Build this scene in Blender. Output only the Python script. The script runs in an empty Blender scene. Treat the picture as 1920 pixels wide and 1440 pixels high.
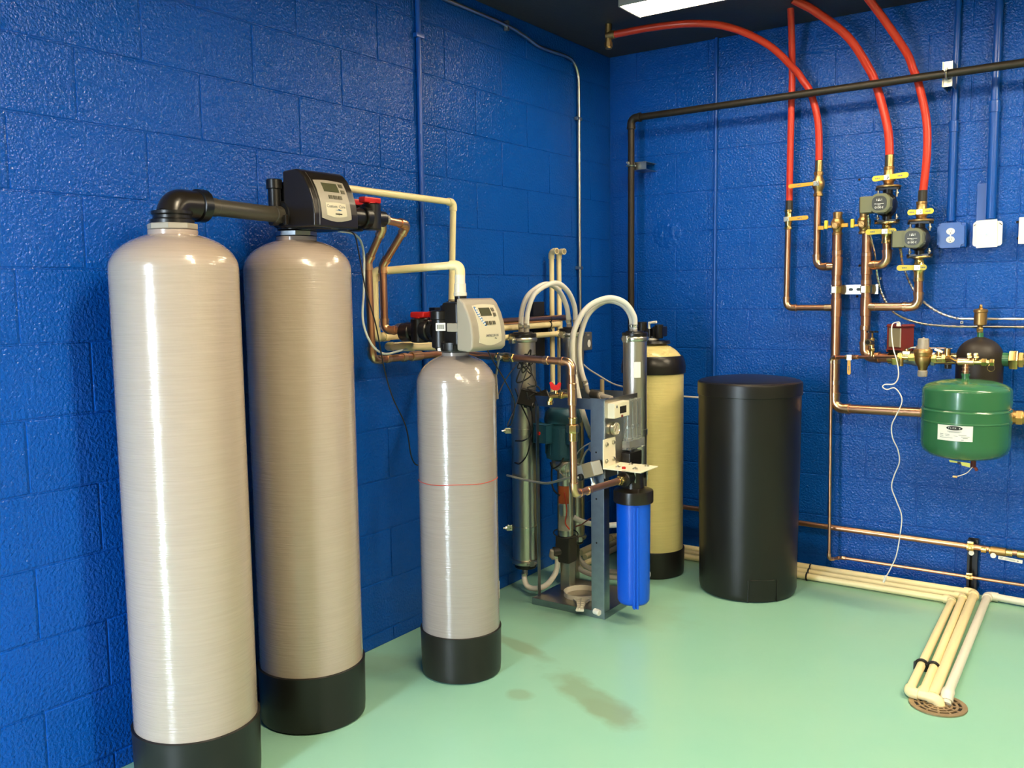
import bpy, bmesh, math, random
from mathutils import Vector, Matrix, noise
random.seed(7)
C = bpy.context.scene.collection
PI = math.pi
V = Vector

# ------------------------------------------------------------------ camera, world, light, exposure
cam_d = bpy.data.cameras.new('camera')
cam = bpy.data.objects.new('camera', cam_d); C.objects.link(cam)
cam_d.sensor_width = 36; cam_d.lens = 31.973; cam_d.clip_start = .02
yaw, pitch, roll = (math.radians(a) for a in (-34.726, -5.610, -0.803))
f_ = V((math.sin(yaw)*math.cos(pitch), math.cos(yaw)*math.cos(pitch), math.sin(pitch)))
r0 = f_.cross(V((0, 0, 1))).normalized(); u0 = r0.cross(f_)
r_ = r0*math.cos(roll) + u0*math.sin(roll); u_ = -r0*math.sin(roll) + u0*math.cos(roll)
M = Matrix((r_, u_, -f_)).transposed().to_4x4(); M.translation = V((2.44, -4.50, 1.386))
cam.matrix_world = M
sc = bpy.context.scene
sc.camera = cam
sc.cycles.use_denoising = True; sc.cycles.denoising_prefilter = 'ACCURATE'; sc.cycles.denoising_input_passes = 'RGB_ALBEDO_NORMAL'
sc.view_settings.view_transform = 'Standard'; sc.view_settings.look = 'None'
sc.view_settings.gamma = 1; sc.view_settings.use_curve_mapping = False
sc.view_settings.exposure = 2.0
w = bpy.data.worlds.new('overcast_sky'); sc.world = w; w.use_nodes = True
w.node_tree.nodes['Background'].inputs[0].default_value = (.74, .87, 1.0, 1)
w.node_tree.nodes['Background'].inputs[1].default_value = 15.0
DOOR = (.48, 1.00, 2.05, -5.2)                       # doorway in the wall behind: x0, x1, height, y
pl = bpy.data.lights.new('doorway_portal', 'AREA'); pl.shape = 'RECTANGLE'
pl.size = DOOR[1]-DOOR[0]; pl.size_y = DOOR[2]; pl.cycles.is_portal = True
po = bpy.data.objects.new('doorway_portal', pl); C.objects.link(po)
po.location = ((DOOR[0]+DOOR[1])/2, DOOR[3]-.1, DOOR[2]/2); po.rotation_euler = (PI/2, 0, 0)
LAMP = (1.0, .83, .57); LAMP_E = 25.0
FIXTURES = [((1.19, -.885), 'x'), ((3.15, -.885), 'x'), ((1.9, -3.05), 'x'), ((3.9, -3.05), 'x')]
CEIL = 2.66

# ------------------------------------------------------------------ materials
def mat(name, col, rough=.5, metal=0, bump=None, var=0, vscale=8, coat=0, spec=.5, trans=0, emit=None, alpha=None, ior=1.45):
    m = bpy.data.materials.new(name); m.use_nodes = True
    nt = m.node_tree; b = nt.nodes['Principled BSDF']; I = b.inputs
    I['Base Color'].default_value = (*col, 1); I['Roughness'].default_value = rough
    I['Metallic'].default_value = metal; I['Specular IOR Level'].default_value = spec
    I['Coat Weight'].default_value = coat; I['Coat Roughness'].default_value = .06
    I['Transmission Weight'].default_value = trans; I['IOR'].default_value = ior
    if emit: I['Emission Color'].default_value = (*emit[0], 1); I['Emission Strength'].default_value = emit[1]
    geo = nt.nodes.new('ShaderNodeNewGeometry')
    if var:
        n = nt.nodes.new('ShaderNodeTexNoise'); n.inputs['Scale'].default_value = vscale; n.inputs['Detail'].default_value = 4
        nt.links.new(geo.outputs['Position'], n.inputs['Vector'])
        mx = nt.nodes.new('ShaderNodeMix'); mx.data_type = 'RGBA'
        mx.inputs[6].default_value = (*[max(0, c*(1-var)) for c in col], 1)
        mx.inputs[7].default_value = (*[min(1, c*(1+var)) for c in col], 1)
        nt.links.new(n.outputs['Fac'], mx.inputs[0]); nt.links.new(mx.outputs[2], I['Base Color'])
    if bump:
        prev = None
        for sc_, st, di in bump:
            n = nt.nodes.new('ShaderNodeTexNoise'); n.inputs['Scale'].default_value = sc_; n.inputs['Detail'].default_value = 2
            nt.links.new(geo.outputs['Position'], n.inputs['Vector'])
            bp = nt.nodes.new('ShaderNodeBump'); bp.inputs['Strength'].default_value = st; bp.inputs['Distance'].default_value = di
            nt.links.new(n.outputs['Fac'], bp.inputs['Height'])
            if prev: nt.links.new(prev.outputs[0], bp.inputs['Normal'])
            prev = bp
        nt.links.new(prev.outputs[0], I['Normal'])
    return m

BLUE = (.0022, .070, .365)
m_wall = mat('blue_block_paint', BLUE, .12, bump=[(14, .25, .004), (105, 1.0, .0050)], var=.10, vscale=3, spec=.33)
m_bpipe = mat('blue_painted_conduit', BLUE, .3, bump=[(60, .3, .001)], spec=.6)
m_farw = mat('pale_far_wall', (.27, .23, .17), .6, bump=[(40, .3, .004)])
m_ceil = mat('dark_navy_ceiling', (.030, .028, .034), .6, bump=[(40, .3, .004)])
m_black = mat('black_plastic', (0.0072, 0.0066, 0.0060), .32)
m_blackm = mat('black_rotomoulded', (0.0084, 0.0075, 0.0060), .36, bump=[(300, .25, .0006)], var=.2, vscale=15)
m_base = mat('black_tank_boot', (0.0096, 0.0084, 0.0066), .40, bump=[(25, .2, .002)], var=.3, vscale=14)
m_brown = mat('dark_brown_plastic', (0.0132, 0.0096, 0.0066), .28)
m_greypvc = mat('grey_pvc', (.058, .050, .038), .33)
m_cpvc = mat('cream_cpvc', (.84, .72, .40), .32, var=.06, vscale=6)
m_white = mat('white_pvc', (0.7360, 0.6992, 0.5704), .30)
m_hose = mat('white_braided_hose', (0.6864, 0.6512, 0.5808), .35, bump=[(500, .2, .0004)])
m_cu = mat('copper_pipe', (0.5984, 0.3080, 0.1760), .33, metal=1, var=.16, vscale=9)
m_cufit = mat('copper_fitting', (0.7560, 0.4500, 0.2520), .28, metal=1, var=.12, vscale=20)
m_brass = mat('brass', (0.6660, 0.4680, 0.1800), .26, metal=1, var=.12, vscale=25)
m_bronze = mat('cast_bronze', (.50, .31, .12), .42, metal=1, bump=[(200, .2, .001)])
m_steel = mat('stainless_steel', (0.5500, 0.5150, 0.4400), .33, metal=1, bump=[(3, .05, .002)])
m_galv = mat('galvanised_steel', (0.3150, 0.3525, 0.3750), .36, metal=1, var=.18, vscale=30)
m_zinc = mat('zinc_bracket', (0.5270, 0.5100, 0.4250), .3, metal=1)
m_iron = mat('black_iron_pipe', (0.0288, 0.0216, 0.0132), .45, metal=.35, var=.35, vscale=10, bump=[(80, .2, .001)])
m_dark = mat('dark_strut', (.02, .021, .022), .4, metal=.4)
m_pex = mat('red_pex', (0.5328, 0.0346, 0.0130), .33)
m_yel = mat('yellow_vinyl', (0.6880, 0.5600, 0.0320), .4)
m_org = mat('amber_vinyl', (0.6400, 0.3360, 0.0240), .4)
m_green = mat('green_enamel', (0.0331, 0.1440, 0.0590), .26, coat=.3)
m_pumpg = mat('olive_pump_paint', (0.1445, 0.1487, 0.0723), .42)
m_plate = mat('dark_olive_nameplate', (.028, .028, .016), .35)
m_teal = mat('teal_motor_paint', (.013, .060, .092), .38, var=.1)
m_blue = mat('bright_blue_plastic', (0.0014, 0.0792, 0.5760), .30)
m_red = mat('red_plastic', (0.5250, 0.0135, 0.0105), .35)
m_redbox = mat('red_controller', (0.1610, 0.0245, 0.0175), .4)
m_tan = mat('tan_plastic', (0.2550, 0.2025, 0.1125), .45)
m_beigep = mat('warm_grey_plastic', (0.3290, 0.2940, 0.2380), .38)
m_beigel = mat('light_panel', (0.5760, 0.5280, 0.4000), .4)
m_ivory = mat('ivory_bracket', (0.7544, 0.7084, 0.5336), .4)
m_paper = mat('white_label', (.84, .83, .76), .55)
m_ink = mat('print_ink', (.02, .02, .02), .6)
m_inkg = mat('grey_print', (.16, .17, .18), .6)
m_inkb = mat('blue_print', (.06, .18, .42), .6)
m_inkw = mat('white_print', (.85, .85, .78), .6)
m_lcd = mat('lcd_glass', (.075, .078, .042), .15)
m_btn = mat('olive_button', (.085, .075, .045), .45)
m_clear = mat('clear_acrylic', (.93, .95, .94), .06, trans=.92, ior=1.3)
m_tube = mat('milky_tube', (.55, .60, .60), .3)
m_wire = mat('black_wire', (.012, .012, .013), .45)
m_wwire = mat('white_wire', (.80, .78, .72), .45)
m_gwire = mat('grey_wire', (.32, .33, .30), .45)
m_or = mat('orange_label', (.42, .085, .018), .5)
m_box = mat('white_powder_coat', (0.7980, 0.7885, 0.7030), .35)
m_yg = mat('yellow_tag', (.62, .62, .12), .5)
m_rubber = mat('dark_rubber_insulation', (0.0180, 0.0126, 0.0084), .50, bump=[(60, .15, .002)])
m_gbox = mat('grey_box_paint', (.10, .105, .10), .45)
m_house = mat('fixture_housing', (.30, .29, .27), .4)
m_lens = mat('lit_lens', (.9, .85, .7), .4, emit=(LAMP, LAMP_E)); m_lens0 = mat('lit_lens_dimmed', (.9, .85, .7), .4, emit=(LAMP, LAMP_E*.42))  # first fixture's emission turned down to keep the walls beside it darker
m_mc = mat('aluminium_armour', (.80, .79, .74), .25, metal=1)
m_rust = mat('drain_grate_metal', (.34, .24, .13), .5, metal=.4, var=.3, vscale=40)
m_hole = mat('dark_void', (.006, .005, .004), .9)
m_dgrey = mat('dark_grey_cap', (0.0300, 0.0270, 0.0210), .4)
m_out = mat('outdoor_concrete', (.42, .42, .40), .8)

def wrap(name, col, rough, coat, bscale):
    m = mat(name, col, rough, coat=coat, spec=.5)
    nt = m.node_tree; b = nt.nodes['Principled BSDF']
    geo = nt.nodes.new('ShaderNodeNewGeometry')
    mp = nt.nodes.new('ShaderNodeMapping'); mp.inputs['Scale'].default_value = (9, 9, bscale)
    nt.links.new(geo.outputs['Position'], mp.inputs['Vector'])
    n = nt.nodes.new('ShaderNodeTexNoise'); n.inputs['Scale'].default_value = 1; n.inputs['Detail'].default_value = 3
    nt.links.new(mp.outputs[0], n.inputs['Vector'])
    mx = nt.nodes.new('ShaderNodeMix'); mx.data_type = 'RGBA'
    mx.inputs[6].default_value = (*[c*.88 for c in col], 1); mx.inputs[7].default_value = (*[min(1, c*1.10) for c in col], 1)
    nt.links.new(n.outputs['Fac'], mx.inputs[0]); nt.links.new(mx.outputs[2], b.inputs['Base Color'])
    bp = nt.nodes.new('ShaderNodeBump'); bp.inputs['Strength'].default_value = .35; bp.inputs['Distance'].default_value = .0022
    nt.links.new(n.outputs['Fac'], bp.inputs['Height'])
    n2 = nt.nodes.new('ShaderNodeTexNoise'); n2.inputs['Scale'].default_value = 28; n2.inputs['Detail'].default_value = 3
    nt.links.new(geo.outputs['Position'], n2.inputs['Vector'])
    bp2 = nt.nodes.new('ShaderNodeBump'); bp2.inputs['Strength'].default_value = .22; bp2.inputs['Distance'].default_value = .004
    nt.links.new(n2.outputs['Fac'], bp2.inputs['Height']); nt.links.new(bp.outputs[0], bp2.inputs['Normal'])
    nt.links.new(bp2.outputs[0], b.inputs['Normal']); nt.links.new(bp2.outputs[0], b.inputs['Coat Normal'])
    return m
m_wrapA = wrap('beige_fibreglass_wrap', (.385, .305, .245), .27, .8, 240)
m_wrapB = wrap('grey_fibreglass_wrap', (.295, .252, .222), .27, .8, 240)
m_wrapC = wrap('straw_fibreglass_wrap', (.66, .56, .23), .42, .25, 120)

def floor_mat():
    m = mat('green_epoxy_floor', (.30, .55, .38), .24, spec=.5)
    nt = m.node_tree; b = nt.nodes['Principled BSDF']; N = nt.nodes.new; Lk = nt.links.new
    geo = N('ShaderNodeNewGeometry')
    n = N('ShaderNodeTexNoise'); n.inputs['Scale'].default_value = 1.6; n.inputs['Detail'].default_value = 4
    Lk(geo.outputs['Position'], n.inputs['Vector'])
    mx = N('ShaderNodeMix'); mx.data_type = 'RGBA'
    mx.inputs[6].default_value = (.215, .49, .375, 1); mx.inputs[7].default_value = (.305, .52, .375, 1)
    Lk(n.outputs['Fac'], mx.inputs[0]); last = mx.outputs[2]
    nz = N('ShaderNodeTexNoise'); nz.inputs['Scale'].default_value = 7; nz.inputs['Detail'].default_value = 5
    Lk(geo.outputs['Position'], nz.inputs['Vector'])
    # old water stains: centre, half axes, turn, strength
    for (cx, cy, a, bb, ang, st) in ((.94, -1.875, .27, .085, -.50, .62), (1.04, -1.94, .15, .05, -.45, .35), (.47, -1.63, .20, .045, -.3, .55),
                                     (.72, -1.99, .055, .05, 0, .5), (.05, -2.1, .3, .12, .6, .35), (.55, -1.08, .4, .22, .2, .25)):
        mp = N('ShaderNodeMapping'); mp.vector_type = 'TEXTURE'
        mp.inputs['Location'].default_value = (cx, cy, 0); mp.inputs['Rotation'].default_value = (0, 0, ang); mp.inputs['Scale'].default_value = (a, bb, 1)
        Lk(geo.outputs['Position'], mp.inputs['Vector'])
        ln = N('ShaderNodeVectorMath'); ln.operation = 'LENGTH'; Lk(mp.outputs[0], ln.inputs[0])
        ad = N('ShaderNodeMath'); ad.operation = 'MULTIPLY_ADD'; ad.inputs[1].default_value = 1.5
        Lk(nz.outputs['Fac'], ad.inputs[0]); Lk(ln.outputs['Value'], ad.inputs[2])
        mr = N('ShaderNodeMapRange'); mr.inputs['From Min'].default_value = 1.85; mr.inputs['From Max'].default_value = 1.35
        mr.inputs['To Max'].default_value = st; Lk(ad.outputs[0], mr.inputs['Value'])
        m2 = N('ShaderNodeMix'); m2.data_type = 'RGBA'; m2.inputs[7].default_value = (.215, .29, .175, 1)
        Lk(mr.outputs[0], m2.inputs[0]); Lk(last, m2.inputs[6]); last = m2.outputs[2]
    Lk(last, b.inputs['Base Color'])
    bp = N('ShaderNodeBump'); bp.inputs['Strength'].default_value = .12; bp.inputs['Distance'].default_value = .01
    n3 = N('ShaderNodeTexNoise'); n3.inputs['Scale'].default_value = 6; n3.inputs['Detail'].default_value = 3
    Lk(geo.outputs['Position'], n3.inputs['Vector']); Lk(n3.outputs['Fac'], bp.inputs['Height']); Lk(bp.outputs[0], b.inputs['Normal'])
    return m
m_floor = floor_mat()

# ------------------------------------------------------------------ object helpers
WLOC = {}
def finish(bm, name, sharp=38):
    bmesh.ops.recalc_face_normals(bm, faces=bm.faces)
    for fc in bm.faces: fc.smooth = True
    lim = math.radians(sharp)
    for e in bm.edges:
        if len(e.link_faces) == 2:
            e.smooth = e.calc_face_angle(0) < lim
    me = bpy.data.meshes.new(name); bm.to_mesh(me); bm.free()
    return me
def base_of(o):
    p = V((0, 0, 0))
    while o: p += WLOC.get(o.name, V((0, 0, 0))); o = o.parent
    return p
def obj(name, bm, m, parent=None, loc=None, sharp=38):
    """one mesh object; bm is in world coordinates, the origin goes to loc (top level) or to the parent's base"""
    org = base_of(parent) if parent else V(loc) if loc else V((0, 0, 0))
    if org.length: bmesh.ops.translate(bm, verts=bm.verts, vec=-org)
    me = finish(bm, name, sharp); me.materials.append(m)
    o = bpy.data.objects.new(name, me); C.objects.link(o)
    wn = o.modifiers.new('weighted_normals', 'WEIGHTED_NORMAL'); wn.keep_sharp = True
    if parent: o.parent = parent; WLOC[o.name] = V((0, 0, 0))
    else: o.location = org; WLOC[o.name] = org
    return o
def tag(o, label, cat, group=None):
    o['label'] = label; o['category'] = cat
    if group: o['group'] = group
    return o
def thing(name, label, cat, loc, group=None):
    o = bpy.data.objects.new(name, None); C.objects.link(o); o.empty_display_size = .05
    o.location = loc; WLOC[o.name] = V(loc)
    return tag(o, label, cat, group)
def struct(name, bm, m):
    o = obj(name, bm, m); o['kind'] = 'structure'; return o
def stuff(o): o['kind'] = 'stuff'; return o
def text(name, s, org, ux, uy, size, m, parent, align='CENTER'):
    cu = bpy.data.curves.new(name, 'FONT'); cu.body = s; cu.size = size; cu.align_x = align; cu.align_y = 'CENTER'; cu.extrude = .0002
    cu.resolution_u = 2
    tmp = bpy.data.objects.new(name + '_tmp', cu); me = bpy.data.meshes.new_from_object(tmp)
    bpy.data.objects.remove(tmp); me.materials.clear(); me.materials.append(m)
    o = bpy.data.objects.new(name, me); C.objects.link(o)
    ux, uy = V(ux).normalized(), V(uy).normalized(); un = ux.cross(uy)
    mw = Matrix((ux, uy, un)).transposed().to_4x4(); mw.translation = V(org) - base_of(parent)
    o.parent = parent; o.matrix_local = mw; WLOC[o.name] = V((0, 0, 0))
    return o
B = bmesh.new
X_, Y_, Z_ = V((1, 0, 0)), V((0, 1, 0)), V((0, 0, 1))

# ------------------------------------------------------------------ shape helpers (all in world coordinates)
def box(bm, c, s, ax=(X_, Y_, Z_), bev=0, seg=2):
    t = bmesh.ops.create_cube(bm, size=1); vs = t['verts']
    for v in vs:
        q = v.co.copy(); v.co = V(c) + ax[0]*q.x*s[0] + ax[1]*q.y*s[1] + ax[2]*q.z*s[2]
    if bev:
        es = list({e for v in vs for e in v.link_edges})
        bmesh.ops.bevel(bm, geom=es, offset=bev, segments=seg, affect='EDGES', profile=.5)
    return bm
def frame(d):
    d = V(d).normalized(); a = Z_ if abs(d.z) < .9 else X_
    u = d.cross(a).normalized(); return d, u, d.cross(u)
def revolve(bm, p, d, prof, seg=24, rot=0, cap=True):
    """profile [(radius, distance along d)] turned about the axis p, d"""
    d, u, v = frame(d); p = V(p); rings = []
    for (r, t) in prof:
        c = p + d*t
        if r < 1e-6: rings.append([bm.verts.new(c)])
        else: rings.append([bm.verts.new(c + (u*math.cos(rot+2*PI*k/seg) + v*math.sin(rot+2*PI*k/seg))*r) for k in range(seg)])
    for a, b in zip(rings, rings[1:]):
        if len(a) == 1 and len(b) == 1: continue
        for k in range(seg):
            j = (k+1) % seg
            if len(a) == 1: bm.faces.new((a[0], b[k], b[j]))
            elif len(b) == 1: bm.faces.new((a[k], a[j], b[0]))
            else: bm.faces.new((a[k], a[j], b[j], b[k]))
    if cap:
        for rg in (rings[0], rings[-1]):
            if len(rg) > 2: bm.faces.new(rg)
    return bm
def cyl(bm, p, q, r, seg=20, r2=None, ch=0):
    p, q = V(p), V(q); L = (q-p).length; r2 = r if r2 is None else r2
    prof = [(r-ch, 0), (r, ch), (r2, L-ch), (r2-ch, L)] if ch else [(r, 0), (r2, L)]
    return revolve(bm, p, q-p, prof, seg)
def tube(bm, pts, r, seg=12, cap=True):
    pts = [V(p) for p in pts]; n = len(pts); rings = []; u = None
    for i, p in enumerate(pts):
        t = (pts[min(i+1, n-1)] - pts[max(i-1, 0)]).normalized()
        if u is None: _, u, _ = frame(t)
        u = (u - t*u.dot(t)).normalized(); v = t.cross(u)
        rr = r(i/(n-1)) if callable(r) else r
        rings.append([bm.verts.new(p + (u*math.cos(2*PI*k/seg) + v*math.sin(2*PI*k/seg))*rr) for k in range(seg)])
    for a, b in zip(rings, rings[1:]):
        for k in range(seg): bm.faces.new((a[k], a[(k+1) % seg], b[(k+1) % seg], b[k]))
    if cap: bm.faces.new(rings[0]); bm.faces.new(rings[-1])
    return bm
def smooth(pts, n=8):
    """Catmull-Rom through the points"""
    P = [V(p) for p in pts]; P = [P[0]*2-P[1]] + P + [P[-1]*2-P[-2]]; out = []
    for i in range(1, len(P)-2):
        a, b, c, d = P[i-1:i+3]
        for k in range(n):
            t = k/n
            out.append(.5*((2*b) + (c-a)*t + (2*a-5*b+4*c-d)*t*t + (3*b-a-3*c+d)*t**3))
    return out + [P[-2]]
def arc_pts(a, b, c, R, n=7):
    """round the corner b of a-b-c with radius R"""
    a, b, c = V(a), V(b), V(c); d1, d2 = (a-b).normalized(), (c-b).normalized()
    ang = d1.angle(d2); t = R/math.tan(ang/2); p, q = b+d1*t, b+d2*t
    o = b + (d1+d2).normalized()*(R/math.sin(ang/2)); e1, e2 = p-o, q-o
    th = e1.angle(e2); ax = e1.cross(e2).normalized()
    return [o + Matrix.Rotation(th*k/n, 3, ax) @ e1 for k in range(n+1)]
def prism(bm, pts, org, ux, uy, un, d):
    A = [bm.verts.new(V(org) + ux*x + uy*y) for x, y in pts]; Bt = [bm.verts.new(v.co + un*d) for v in A]
    n = len(A)
    for k in range(n): bm.faces.new((A[k], A[(k+1) % n], Bt[(k+1) % n], Bt[k]))
    bm.faces.new(A); bm.faces.new(Bt); return bm
def rrect(w, h, r, n=4):
    o = []
    for cx, cy, a0 in ((w/2-r, h/2-r, 0), (-w/2+r, h/2-r, PI/2), (-w/2+r, -h/2+r, PI), (w/2-r, -h/2+r, 1.5*PI)):
        o += [(cx+r*math.cos(a0+PI/2*k/n), cy+r*math.sin(a0+PI/2*k/n)) for k in range(n+1)]
    return o
def ngon(r, n, a=0, sx=1, sy=1): return [(sx*r*math.cos(a+2*PI*k/n), sy*r*math.sin(a+2*PI*k/n)) for k in range(n)]
def torus(bm, c, d, R, r, seg=24, s2=8, a0=0, a1=2*PI):
    d, u, v = frame(d); full = abs(a1-a0-2*PI) < 1e-4
    pts = [V(c) + (u*math.cos(a0+(a1-a0)*k/seg) + v*math.sin(a0+(a1-a0)*k/seg))*R for k in range(seg + 1)]
    return tube(bm, pts, r, s2, cap=not full)
def run(root, pts, r, m, R=None, fit=None, grow=1.18, collar=True, seg=18, first=False):
    """a pipe run: straight lengths are parts named pipe, each bend a part named elbow"""
    fit = fit or m; R = R or r*1.9; P = [V(p) for p in pts]; cut = {}
    for i in range(1, len(P)-1):
        a, b, c = P[i-1], P[i], P[i+1]; ang = (a-b).angle(c-b)
        cut[i] = R/math.tan(ang/2)
        bm = B(); ar = arc_pts(a, b, c, R)
        d1, d2 = (ar[0]-ar[1]).normalized(), (ar[-1]-ar[-2]).normalized()
        s = r*1.0
        tube(bm, [ar[0]+(a-b).normalized()*s] + ar + [ar[-1]+(c-b).normalized()*s], r*grow, seg)
        if collar:
            for q, d in ((ar[0], (a-b).normalized()), (ar[-1], (c-b).normalized())):
                cyl(bm, q+d*s*.8, q+d*s*1.5, r*(grow+.10), seg)
        obj('elbow', bm, fit, root)
    for i in range(len(P)-1):
        d = (P[i+1]-P[i]).normalized(); a = P[i] + d*cut.get(i, 0); b = P[i+1] - d*cut.get(i+1, 0)
        if (b-a).length > .004: obj('pipe', cyl(B(), a, b, r, seg), m, root)
def ring(root, p, d, r, L, m, name='coupling', seg=18, ch=.0015):
    d = V(d).normalized(); return obj(name, cyl(B(), V(p)-d*L/2, V(p)+d*L/2, r, seg, ch=ch), m, root)
def hexnut(bm, p, d, r, L): return revolve(bm, V(p)-V(d).normalized()*L/2, d, [(r*.93, 0), (r, L*.12), (r, L*.88), (r*.93, L)], 6)
def decal(root, pts, org, ux, uy, un, m, name='label', d=.0008): return obj(name, prism(B(), pts, org, ux, uy, un, d), m, root)
def marks(root, org, ux, uy, un, rows, m, name='fine_print'):
    """rows of fine unreadable print, each (x, y, w, h)"""
    bm = B()
    for x, y, w_, h in rows: prism(bm, [(x, y), (x+w_, y), (x+w_, y+h), (x, y+h)], org, ux, uy, un, .0004)
    return stuff(obj(name, bm, m, root))
def copy_tree(o, dz=(0, 0, 0), parent=None):
    c = o.copy(); C.objects.link(c)
    if parent: c.parent = parent
    else: c.location = o.location + V(dz)
    WLOC[c.name] = V(c.location) if not parent else V((0, 0, 0))
    for ch in list(o.children): copy_tree(ch, parent=c)
    return c

# ------------------------------------------------------------------ the room
XR, YF = 5.0, DOOR[3]
struct('floor', box(B(), (XR/2, YF/2-.6, -.05), (XR+.6, -YF+1.9, .10)), m_floor)
struct('ceiling', box(B(), (XR/2, YF/2, CEIL+.05), (XR+.5, -YF+.5, .10)), m_ceil)
MORT = .0034
wl = struct('wall_left', box(B(), (-.1-MORT, YF/2, CEIL/2), (.2, -YF+.3, CEIL+.0)), m_wall)
wr = struct('wall_right', box(B(), (XR/2, .1+MORT, CEIL/2), (XR+.3, .2, CEIL+.0)), m_wall)
struct('wall_far', box(B(), (XR+.1, YF/2, CEIL/2), (.2, -YF+.3, CEIL+.0)), m_farw)
wf = struct('wall_front', box(B(), ((DOOR[1]+XR)/2, YF-.1, CEIL/2), (XR-DOOR[1]+.2, .2, CEIL)), m_farw)
obj('door_pier', box(B(), (DOOR[0]/2-.1, YF-.1, CEIL/2), (DOOR[0]+.2, .2, CEIL)), m_farw, wf)
obj('door_lintel', box(B(), ((DOOR[0]+DOOR[1])/2, YF-.1, (CEIL+DOOR[2])/2), (DOOR[1]-DOOR[0], .2, CEIL-DOOR[2])), m_farw, wf)
bm = B()
for x in (DOOR[0]+.02, DOOR[1]-.02): box(bm, (x, YF-.1, DOOR[2]/2), (.04, .22, DOOR[2]), bev=.004)
box(bm, ((DOOR[0]+DOOR[1])/2, YF-.1, DOOR[2]-.02), (DOOR[1]-DOOR[0], .22, .04), bev=.004)
struct('door_1', bm, m_white)
struct('ground_outside', box(B(), (.7, YF-4.2, -.06), (12, 7.9, .1)), m_out)

BLK = {}
def block_mesh(w_, h, axis):
    k = (round(w_, 3), round(h, 3), axis)
    if k not in BLK:
        bm = B(); g = .0050; d = .016
        s = (d, w_-g, h-g) if axis == 'y' else (w_-g, d, h-g)
        box(bm, (0, 0, 0), s, bev=.0030, seg=2)
        me = finish(bm, 'block', 20); me.materials.append(m_wall); BLK[k] = me
    return BLK[k]
def lay(root, axis, lo, hi, joints, levels):
    for i, (z0, z1) in enumerate(zip(levels, levels[1:])):
        off = joints[i % 2]
        xs = [lo] + [off + .4064*k for k in range(-30, 30) if lo+.03 < off+.4064*k < hi-.03] + [hi]
        for a, b in zip(xs, xs[1:]):
            o = bpy.data.objects.new('block', block_mesh(b-a, z1-z0, axis)); C.objects.link(o)
            e = random.uniform(-.0004, .0004); o.parent = root
            tilt = random.uniform(-.0002, .0002)
            if axis == 'y': o.location = (-.008+e, (a+b)/2, (z0+z1)/2); o.rotation_euler = (0, 0, tilt)
            else: o.location = ((a+b)/2, .008-e, (z0+z1)/2); o.rotation_euler = (0, 0, tilt)
LEV = [.0, .074] + [.277+.2035*k for k in range(12)] + [CEIL]
LEV[-2] = 2.513
lay(wr, 'x', .012, 1.985, (.390, .566), LEV)
lay(wr, 'x', 1.985, 2.6, (2.30, 2.39), LEV)
lay(wl, 'y', -3.75, -.012, (-2.66, -2.45), [.0, .058] + [.261+.2022*k for k in range(11)] + [CEIL-.17, CEIL])
# rough spalled patch of block face beside the gas pipe
bm = B(); nx, nz = 26, 22; G = [[None]*nz for _ in range(nx)]
for i in range(nx):
    for j in range(nz):
        x, z = .245 + .20*i/(nx-1), 1.60 + .175*j/(nz-1)
        m_ = max(0, 1 - (((x-.34)/.085)**2 + ((z-1.695)/.078)**2)) ** .6
        h = m_*(.004 + .016*abs(noise.fractal(V((x*28, 3, z*28)), 1, 2, 4))) - .0015*(1-m_)
        G[i][j] = bm.verts.new((x, -h, z))
for i in range(nx-1):
    for j in range(nz-1): bm.faces.new((G[i][j], G[i+1][j], G[i+1][j+1], G[i][j+1]))
obj('spalled_patch', bm, m_wall, wr, sharp=80)
# long mortar smear below the patch
bm = B(); pts = [(.385, 1.60), (.395, 1.50), (.42, 1.42), (.47, 1.35), (.485, 1.27), (.505, 1.20), (.50, 1.12)]
for k in range(46):
    t = random.random()*(len(pts)-1); i = int(t); t -= i
    x = pts[i][0]*(1-t)+pts[i+1][0]*t + random.gauss(0, .016); z = pts[i][1]*(1-t)+pts[i+1][1]*t + random.gauss(0, .012)
    r = random.uniform(.006, .016)
    revolve(bm, (x, .001, z), (0, -1, 0), [(r, 0), (r*.75, r*.16), (0, r*.26)], 7, rot=random.random())
stuff(obj('mortar_smear', bm, m_wall, wr, sharp=80))
# drilled anchor holes left in the right wall
bm = B()
for x, z in ((1.330, 1.50), (1.322, 1.355), (1.98, 1.667), (1.985, 1.597), (1.32, 1.90)):
    revolve(bm, (x, -.0012, z), (0, -1, 0), [(.006, 0), (.005, .0006)], 10)
stuff(obj('anchor_holes', bm, m_hole, wr))

# ------------------------------------------------------------------ ceiling strip lights
FIX_LAB = ['lit strip light on the ceiling at the top edge of the photo',
           'lit strip light in line beyond the red tubes', 'lit strip light overhead between the camera and the tanks', 'lit strip light overhead farthest from the tanks']
for ((fx, fy), ax), lab in zip(FIXTURES, FIX_LAB):
    t = thing('strip_light', lab, 'light', (fx, fy, CEIL), 'strip lights on the ceiling')
    L = 1.22
    bm = B(); prism(bm, [(-.075, 0), (.075, 0), (.085, -.035), (.097, -.055), (.097, -.076), (.093, -.076), (.088, -.055), (-.088, -.055), (-.093, -.076), (-.097, -.076), (-.097, -.055), (-.085, -.035)], (fx-L/2, fy, CEIL), Y_, Z_, X_, L)
    obj('housing', bm, m_house, t)
    bm = B(); prism(bm, [(-.087, -.057), (.087, -.057), (.090, -.072), (.060, -.082), (-.060, -.082), (-.090, -.072)], (fx-L/2+.012, fy, CEIL), Y_, Z_, X_, L-.024)
    obj('lens', bm, m_lens0 if fx < 1.5 else m_lens, t)
    for s in (-1, 1): obj('end_cap', box(B(), (fx+s*(L/2+.004), fy, CEIL-.04), (.010, .196, .078), bev=.003), m_house, t)

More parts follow.
